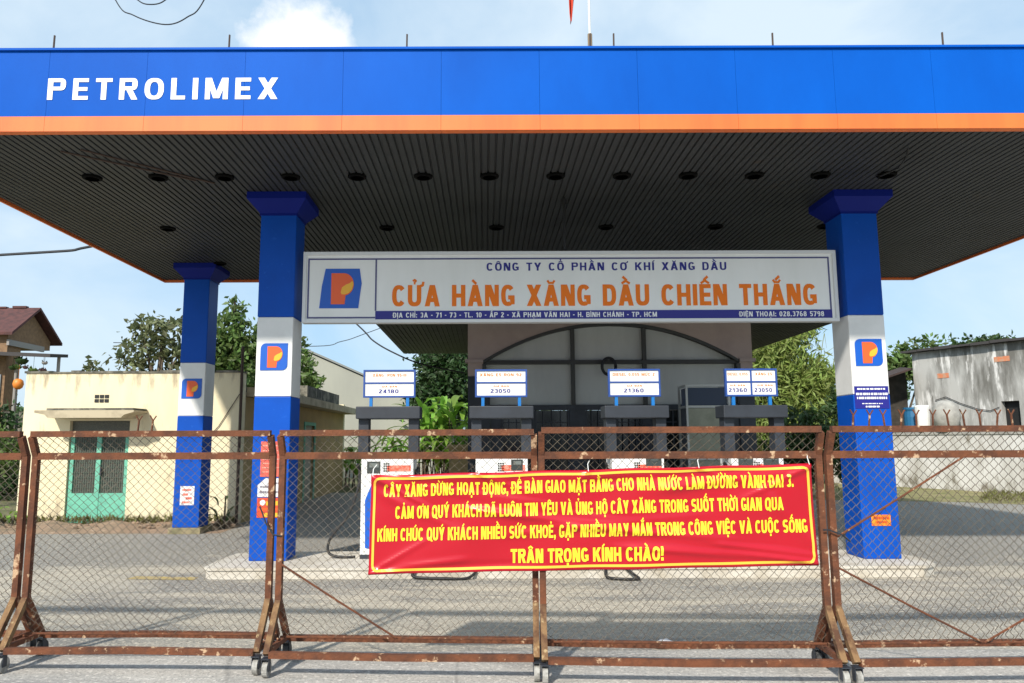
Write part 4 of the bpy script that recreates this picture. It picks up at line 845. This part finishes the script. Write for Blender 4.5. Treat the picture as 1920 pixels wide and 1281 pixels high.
# far-left house with verandah roof
hs = thing('brick_house', 'brick house with red tiled gable roof and verandah behind the yellow building', 'house', (-16, 26, 0))
HX = -15.0
mb = MB(); mb.add([(HX, 23.35, 4.72), (HX, 25.65, 4.72), (HX, 25.65, 5.02), (HX, 24.5, 5.84), (HX, 23.35, 5.02), (-24, 23.35, 4.72), (-24, 25.65, 4.72), (-24, 25.65, 5.02), (-24, 24.5, 5.84), (-24, 23.35, 5.02)],
                  [(0, 1, 2, 3, 4), (9, 8, 7, 6, 5), (0, 5, 6, 1), (1, 6, 7, 2), (0, 4, 9, 5)]); mb.box(-24, HX, 23.36, 24.05, 0, 4.719); mb.build('wall', 'brick', hs)
mb = MB()
for sgn in (-1, 1):
    e = 1.40; ze = 5.93 - .72 * e
    a_ = [(HX + .28, 24.5, 5.93), (HX + .28, 24.5 + sgn * e, ze), (-24.3, 24.5 + sgn * e, ze), (-24.3, 24.5, 5.93)]
    mb.add(a_ + [(x, y, z + .09) for x, y, z in a_], [(0, 1, 2, 3), (7, 6, 5, 4), (0, 4, 5, 1), (1, 5, 6, 2), (2, 6, 7, 3), (3, 7, 4, 0)])
for k in range(14): mb.box(-24.2 + .66 * k, -23.75 + .66 * k, 24.42, 24.58, 6.0, 6.05 + .02 * (k % 2))
mb.build('roof', 'rooftile', hs)
MB().box(HX + .002, HX + .08, 23.3, 25.2, 4.62, 4.80).build('fascia_board', 'greywood', hs)
mb = MB(); mb.add([(-18, 22.7, 4.38), (-13.25, 22.7, 4.16), (-13.15, 23.5, 4.24), (-18, 23.5, 4.46), (-18, 22.7, 4.48), (-13.25, 22.7, 4.26), (-13.15, 23.5, 4.34), (-18, 23.5, 4.56)], [(3, 2, 1, 0), (4, 5, 6, 7), (0, 1, 5, 4), (1, 2, 6, 5), (2, 3, 7, 6), (3, 0, 4, 7)]); mb.build('verandah_roof', 'roofdark', hs)
for x in (-14.62, -13.32): MB().tube([(x, 23.3, 0), (x, 23.3, 4.26)], .05, 8).build('post', 'greywood', hs)
MB().box(-18, -13.2, 23.42, 23.6, 0, 2.55).build('front_wall', 'mossy', hs)
MB().box(-17.5, -15.1, 23.3, 23.35, 2.6, 3.7).build('pale_screen', mat('pale_blue_screen', (.35, .40, .45), .7), hs)
rr = random.Random(9)
for i, (x, z, m_, r_) in enumerate([(-14.22, 4.08, 'lf_deep', .19), (-14.32, 3.89, 'lf_mid', .11), (-14.10, 3.87, 'rooftile', .08), (-13.85, 3.79, 'lf_mid', .14), (-13.55, 3.79, 'rooftile', .11), (-14.48, 3.87, 'lf_deep', .13), (-13.52, 4.01, 'greywood', .09)]):
    hb = MB(); hb.lathe(x, 22.9, [(r_ * .5, z - r_ * .55), (r_ * .85, z - r_ * .2), (r_, z + r_ * .1), (r_ * .7, z + r_ * .3)], 10); hb.tube([(x, 22.9, z + r_ * .25), (x, 22.9, 4.25)], .006, 4)
    for q in range(14):
        an = rr.uniform(0, 6.28); rad = r_ * rr.uniform(.5, 1.3); zz = z + r_ * rr.uniform(-.3, .7); hb.add([(x, 22.9, z + .1 * r_), (x + rad * math.cos(an), 22.9 + rad * math.sin(an), zz), (x + rad * math.cos(an + .35), 22.9 + rad * math.sin(an + .35), zz + .05)], [(0, 1, 2)])
    lab = ['large dark hanging basket nearest the verandah post', 'small green hanging basket beside the large dark one', 'tiny reddish hanging pot between two green baskets', 'green hanging basket in the middle of the verandah row', 'red flowering hanging pot closest to the outer verandah post', 'dark hanging basket lowest, close to the inner verandah post', 'small grey hanging pot highest at the verandah corner'][i]
    tag(hb.build('hanging_basket', m_), lab, 'hanging basket', 'hanging baskets under the verandah roof')
o = MB(); o.lathe(-14.25, 22.85, [(.05, 3.20), (.12, 3.25), (.155, 3.36), (.13, 3.47), (.06, 3.52)], 14); o.tube([(-14.25, 22.85, 3.5), (-14.25, 22.85, 4.25)], .006, 4); tag(o.build('orange_lantern', 'terracotta', smooth=True), 'round orange lantern hanging below the verandah at the house corner', 'lantern')

# ================================================================== VEGETATION
def leaves(mb_v, mb_f, centers, size, asp=2.2, droop=0., out=None):
    n = len(centers); c = np.asarray(centers)
    d = nrg.normal(size=(n, 3)); d[:, 2] -= droop
    if out is not None: d += (c - out) / (np.linalg.norm(c - out, axis=1, keepdims=True) + 1e-6) * .7
    d /= np.linalg.norm(d, axis=1, keepdims=True)
    r = nrg.normal(size=(n, 3)); s = np.cross(d, r); s /= np.linalg.norm(s, axis=1, keepdims=True) + 1e-9
    L_ = size * (.6 + .8 * nrg.random((n, 1))); w = L_ / asp / 2
    nn = np.cross(d, s)
    p0 = c - d * L_ * .5; p1 = c + s * w + nn * w * .3; p2 = c + d * L_ * .5; p3 = c - s * w + nn * w * .3
    o = len(mb_v)
    vs = np.stack([p0, p1, p2, p3], 1).reshape(-1, 3); mb_v.extend(map(tuple, vs.tolist()))
    mb_f.extend([[o + 4 * i, o + 4 * i + 1, o + 4 * i + 2, o + 4 * i + 3] for i in range(n)])
def blob_points(blobs, n_cl, per, cr):
    pts = []; tot = sum(b[3] * b[4] * b[5] for b in blobs)
    for (x, y, z, rx, ry, rz) in blobs:
        k = max(3, int(n_cl * (rx * ry * rz) / tot)) if len(blobs) > 1 else n_cl
        for _ in range(k):
            v = nrg.normal(size=3); v /= np.linalg.norm(v); q = (.35 + .65 * nrg.random() ** .5) * (1 + .18 * nrg.normal())
            cc = np.array([x, y, z]) + v * q * np.array([rx, ry, rz]); pts.append(cc + nrg.normal(size=(per, 3)) * cr)
    return np.concatenate(pts)
def tree(name, label, cat, base, top, blobs, mat_, size, n_cl, per, cr, asp=2., droop=0., trunk=.12, group=None, limbs=True):
    t = thing(name, label, cat, base, group)
    mb = MB(); b = Vector(base); tp = Vector(top); mid = b.lerp(tp, .55) + Vector((rng.uniform(-.15, .15), 0, 0))
    mb.tube([b, mid, tp], [trunk, trunk * .75, trunk * .3], 7)
    if limbs:
        for bl in blobs:
            e = Vector(bl[:3]); s = b.lerp(tp, rng.uniform(.4, .8)); mb.tube([s, s.lerp(e, .5) + Vector((0, 0, .1)), e], [trunk * .45, trunk * .3, trunk * .1], 5)
    mb.build('trunk', 'bark', t)
    V = []; Fc = []; P = blob_points(blobs, n_cl, per, cr); leaves(V, Fc, P, size, asp, droop)
    cr_ = MB(); cr_.v = V; cr_.f = Fc; cr_.mi = [0] * len(Fc); cr_.build('crown', mat_, t)
    return t
tree('broadleaf_tree', 'sparse olive tree rising behind the yellow building left of the rear pillar', 'tree', (-10.6, 24, 0), (-10.4, 24, 5.2),
     [(-10.3, 24, 5.15, .75, .7, .6), (-11.2, 24, 4.7, .55, .6, .45), (-10.1, 24.2, 4.4, .85, .7, .5), (-11.8, 24, 4.15, .45, .5, .2), (-11.15, 24, 5.35, .3, .3, .15), (-12.5, 24, 3.98, .3, .3, .12), (-9.5, 24, 5.0, .5, .5, .7), (-9.4, 24, 4.2, .6, .6, .5), (-10.7, 24, 3.9, .7, .6, .3)], 'lf_olive', .24, 82, 16, .14)
tree('conical_tree', 'tall pointed green tree rising between the rear pillar and the left front pillar', 'tree', (-9.0, 27, 0), (-9.15, 27, 6.7),
     [(-9.15, 27, 6.45, .25, .3, .45), (-9.2, 27, 5.8, .55, .6, .5), (-8.6, 27, 5.4, .6, .6, .5), (-9.7, 27, 5.3, .5, .6, .5), (-9.1, 27, 4.7, 1.1, .9, .7), (-8.3, 27, 4.6, .6, .6, .9), (-8.9, 27, 3.8, 1.3, 1., .6), (-9.9, 27, 4.3, .6, .6, .6)], 'lf_mid', .26, 190, 22, .16)
tree('broadleaf_tree', 'leafy green tree showing in the gap just right of the left front pillar', 'tree', (-7.1, 27.5, 0), (-7.1, 27.5, 4.6),
     [(-7.3, 27.5, 4.85, .5, .6, .5), (-6.9, 27.5, 4.2, .55, .6, .5), (-6.6, 27.5, 3.7, .6, .6, .3), (-7.6, 27.5, 4.0, .7, .6, .7)], 'lf_mid', .24, 90, 20, .14)
tree('broadleaf_tree', 'dense dark green tree under the left corner of the office porch roof', 'tree', (-1.8, 34, 0), (-1.8, 34, 4.6),
     [(-1.9, 34, 5.1, 1.1, 1.1, .75), (-2.4, 34, 4.1, .8, 1., .9), (-1.1, 34, 4.3, 1.0, 1., 1.), (-1.8, 34, 3.1, 1.4, 1.1, 1.), (-1.2, 34, 5.4, .75, .7, .6)], 'lf_deep', .25, 330, 34, .24)
tree('bamboo_clump', 'light green feathery bamboo clump between the office and the right pillar', 'bamboo', (11.07, 28.00, 0.00), (11.07, 28.00, 5.60),
     [(10.53, 28.00, 5.13, 1.33, 1.07, 0.60), (11.47, 28.00, 5.53, 0.93, 0.93, 0.47), (10.27, 28.00, 4.13, 1.20, 1.07, 0.67), (11.73, 28.00, 4.00, 1.20, 1.07, 0.67), (12.53, 28.00, 3.47, 0.80, 0.93, 0.73), (10.67, 28.00, 3.07, 1.47, 1.07, 0.67), (11.87, 28.00, 2.53, 1.20, 0.93, 0.80), (10.67, 28.00, 1.87, 1.20, 0.93, 0.80), (9.73, 28.00, 4.80, 0.67, 0.67, 0.53)], 'lf_bamboo', 0.32, 520, 30, .22, asp=4.5, droop=.8, trunk=.05)
V = []; t = bpy.data.objects['bamboo_clump']; mb = MB()
for k in range(26):
    x = rng.uniform(9.6, 12.4); y = 28 + rng.uniform(-.4, .4); tx = x + rng.uniform(-.9, 1.3); mb.tube([(x, y, 0), (x + (tx - x) * .3, y, 2.8), (tx, y, rng.uniform(4.2, 6.1)), (tx + rng.uniform(-.2, .9), y, rng.uniform(4.0, 6.0))], [.03, .026, .012, .005], 5)
mb.build('cane', mat('bamboo_cane', (.22, .24, .09), .6), t)
tree('broadleaf_tree', 'dark rounded shrub tree at the foot of the bamboo by the right pillar', 'tree', (9.6, 22, 0), (9.7, 22, 1.8),
     [(9.4, 22, 1.9, .8, .7, .6), (9.9, 22, 1.2, .9, .7, .7), (8.9, 22, .9, .8, .7, .6), (10.3, 22, 2.3, .6, .6, .6)], 'lf_dark', .20, 150, 20, .14, trunk=.06)
tree('broadleaf_tree', 'green tree rising behind the lean-to shed right of the right pillar', 'tree', (17.2, 31, 0), (17.2, 31, 4.6),
     [(16.9, 31, 4.5, .7, .7, .6), (17.7, 31, 5.2, .5, .6, .4), (17.4, 31, 4.4, .9, .8, .6), (16.3, 31, 3.9, .6, .6, .4), (18.6, 31, 5.55, .5, .5, .25)], 'lf_mid', .26, 110, 18, .16)
tree('broadleaf_tree', 'tree top just showing above the dark roof of the concrete building', 'tree', (22.2, 33, 0), (22.2, 33, 5.0),
     [(21.9, 33, 5.6, 1.2, .6, .3), (22.8, 33, 5.75, .6, .5, .3)], 'lf_dark', .26, 60, 16, .15)
# broad-leaved plants (banana / ginger like) left of the office
def arching(mb, base, yaw, length, width, rise, bend, n=9):
    b = Vector(base); d = Vector((math.cos(yaw), math.sin(yaw), 0)); s = Vector((-math.sin(yaw), math.cos(yaw), 0)); vs = []
    p = b.copy(); ang = rise
    for k in range(n + 1):
        t = k / n; w = width * (math.sin(math.pi * min(1, t * .93 + .07)) ** .7) * .5
        fold_ = Vector((0, 0, 1)) * w * .35
        vs += [p - s * w + fold_, p, p + s * w + fold_]
        p = p + (d * math.cos(ang) + Vector((0, 0, 1)) * math.sin(ang)) * (length / n); ang -= bend / n
    fs = []
    for k in range(n): a = 3 * k; fs += [(a, a + 1, a + 4, a + 3), (a + 1, a + 2, a + 5, a + 4)]
    mb.add(vs, fs)
def broad_plant(name, label, base, h, nl, ln, wd, m_='lf_bright', cat='plant', group=None, spread=.25):
    t = thing(name, label, cat, base, group); st = MB(); lv = MB()
    for k in range(nl):
        a = rng.uniform(0, 6.28); z0 = h * rng.uniform(.12, .66); bx = (base[0] + spread * rng.uniform(-1, 1), base[1] + spread * rng.uniform(-1, 1))
        tp = (bx[0] + .1 * math.cos(a), bx[1] + .1 * math.sin(a), base[2] + z0)
        if k % 3 == 0: st.tube([(bx[0], bx[1], base[2]), tp], [.03, .015], 5)
        arching(lv, tp, a, ln * rng.uniform(.7, 1.15), wd * rng.uniform(.7, 1.2), R(rng.uniform(35, 85)), R(rng.uniform(70, 150)))
    st.build('stem', 'bark', t); lv.build('leaves', m_, t)
    return t
broad_plant('banana_plant', 'tall bright green broad-leaved plant right beside the dark office pier', (-1.25, 27.0, 0), 4.3, 90, 1.5, .24, group='broad-leaved plants beside the office', spread=.5)
broad_plant('banana_plant', 'bright green drooping plant between the dark tree and the first pump header', (-2.05, 27.2, 0), 3.7, 80, 1.4, .22, group='broad-leaved plants beside the office', spread=.5)
broad_plant('banana_plant', 'green plant seen through the open frame of the first pump', (-3.5, 27.0, 0), 2.4, 40, 1.2, .22, group='broad-leaved plants beside the office', spread=.55)
broad_plant('banana_plant', 'low green plant between the first pump and the side door of the yellow building', (-4.75, 26.6, 0), 2.1, 34, 1.1, .20, group='broad-leaved plants beside the office', spread=.55)
broad_plant('leafy_plant', 'small dark leafy plant behind the foot of the rear pillar', (-4.92, 14.3, 0), .75, 9, .5, .06, 'lf_dark', spread=.05)
broad_plant('leafy_bush', 'light green leafy bush at the far left beside the yellow building', (-9.35, 14.3, 0), .5, 34, .38, .10, 'lf_bright', 'bush', spread=.45)
tree('hedge_shrub', 'dark overgrown shrub mass below the verandah at the far left', 'shrub', (-14.2, 21.5, 0), (-14.2, 21.5, 1.6), [(-14.4, 21.5, 1.2, .9, .7, .9), (-13.6, 21.5, .8, .7, .7, .7), (-15.3, 21.5, 1.5, .9, .7, .9), (-14.0, 21.6, 2.2, .5, .5, .5)], 'lf_deep', .2, 170, 18, .15)
tree('hedge_shrub', 'mid green shrub in front of the dark wall of the brick house', 'shrub', (-12.6, 19.2, 0), (-12.6, 19.2, 1.4), [(-12.6, 19.2, 1.55, .7, .5, .35), (-12.0, 19.2, 1.2, .5, .5, .4), (-13.2, 19.2, 1.6, .5, .5, .4)], 'lf_mid', .16, 80, 18, .12)
# far band of trees on the horizon
V = []; Fc = []; bl = [(x, 75 + 6 * math.sin(x), 2.2 + 1.1 * math.sin(x * .37) + .7 * math.sin(x * .9 + 1), 4., 3., 2.6) for x in np.arange(-80, 85, 4.)]
leaves(V, Fc, blob_points(bl, 1600, 12, .45), .7, 1.6); mb = MB(); mb.v = V; mb.f = Fc; mb.mi = [0] * len(Fc); tag(mb.build('treeline', 'lf_dark'), kind='stuff')
# verge grass and weeds
V = []; Fc = []; P = []
for _ in range(2600):
    u = nrg.random(); v_ = nrg.random(); q = Vector((12.5, 19.4, 0)).lerp(Vector((19.5, 14.0, 0)), u * 1.0) + Vector((.55, .75, 0)) * v_ * 4.5; P.append((q.x, q.y, .05 + .05 * nrg.random()))
for _ in range(900): P.append((-10.5 + 5.6 * nrg.random(), 14.75 + .2 * nrg.random(), .08 + .07 * nrg.random()))
for _ in range(700): P.append((-3 + 15 * nrg.random(), 23 + 3 * nrg.random(), .1))
leaves(V, Fc, np.array(P), .17, 6., -1.4); mb = MB(); mb.v = V; mb.f = Fc; mb.mi = [0] * len(Fc); tag(mb.build('grass', 'lf_grass'), kind='stuff')

# ================================================================== WIRES, LITTER, RUBBLE
def cable(label, pts, r, m_='cable'):
    P = [Vector(p) for p in pts]; out = []
    for i in range(len(P) - 1):
        p0, p1, p2, p3 = P[max(i - 1, 0)], P[i], P[i + 1], P[min(i + 2, len(P) - 1)]
        for q in range(8):
            t = q / 8; out.append(.5 * ((2 * p1) + (p2 - p0) * t + (2 * p0 - 5 * p1 + 4 * p2 - p3) * t * t + (3 * p1 - p0 - 3 * p2 + p3) * t ** 3))
    out.append(P[-1]); return tag(MB().tube(out, r, 6).build('overhead_cable', m_), label, 'cable')
cable('thick dark service cable entering from the left and meeting the canopy edge', [(-22, 16, 5.05), (-10.6, 16, 5.66), (-8.69, 16, 5.83), (-6.6, 15.0, 6.0)], .03)
cable('thin slack cable loop hanging in the sky above the canopy lettering', [(-5.49, 9.20, 8.76), (-4.87, 9.20, 7.40), (-4.60, 9.20, 7.15), (-4.18, 9.20, 7.02), (-3.90, 9.20, 7.12), (-3.67, 9.20, 7.40), (-3.19, 9.20, 8.76)], .008)
cable('short thin cable curl nested inside the slack loop in the sky', [(-4.86, 9.26, 8.37), (-4.73, 9.26, 7.61), (-4.57, 9.26, 7.39), (-4.41, 9.26, 7.34), (-4.24, 9.26, 7.39), (-4.09, 9.26, 7.61), (-3.96, 9.26, 8.37)], .008)
cable('sagging dark cable running below the hanging sign to the office porch', [(-6, 22, 7.0), (-3.79, 22, 5.02), (-3.31, 22, 4.54), (-2.68, 22, 4.17), (-1.89, 22, 3.85), (-.6, 22.3, 3.6)], .022)
cable('faint far cable crossing the sky above the grey warehouse', [(-20, 40, 6.9), (-9.74, 40, 6.66), (-7.74, 40, 6.92), (-6.3, 40, 7.4), (-2, 40, 9)], .02)
def rag(name, label, cx, cy, r, m_):
    bm = bmesh.new(); bmesh.ops.create_icosphere(bm, subdivisions=2, radius=r)
    for v in bm.verts:
        q = 1 + .45 * math.sin(v.co.x * 60 + 1) * math.sin(v.co.y * 47) + .25 * rng.uniform(-1, 1); v.co = Vector((cx + v.co.x * q * 1.5, cy + v.co.y * q, max(.003, r * .35 + v.co.z * q * .45)))
    mb = MB(); bm.verts.index_update(); mb.add([v.co for v in bm.verts], [[v.index for v in f.verts] for f in bm.faces]); bm.free(); return tag(mb.build(name, m_), label, 'litter')
rag('plastic_bag', 'crumpled white plastic bag on the paving under the banner', 1.40, 6.12, .065, 'litter')
V = MB(); r3 = random.Random(21)
for _ in range(150):
    x = r3.uniform(-10.5, -4.7); yy = 14.0 + abs(r3.gauss(0, .42)); s = r3.uniform(.02, .07)
    bm = bmesh.new(); bmesh.ops.create_icosphere(bm, subdivisions=1, radius=s)
    V.add([(x + v.co.x * r3.uniform(.7, 1.4), yy + v.co.y * r3.uniform(.7, 1.3), .05 + v.co.z * .7) for v in bm.verts], [[v.index for v in f.verts] for f in bm.faces]); bm.free()
tag(V.build('rubble', 'soil'), kind='stuff')
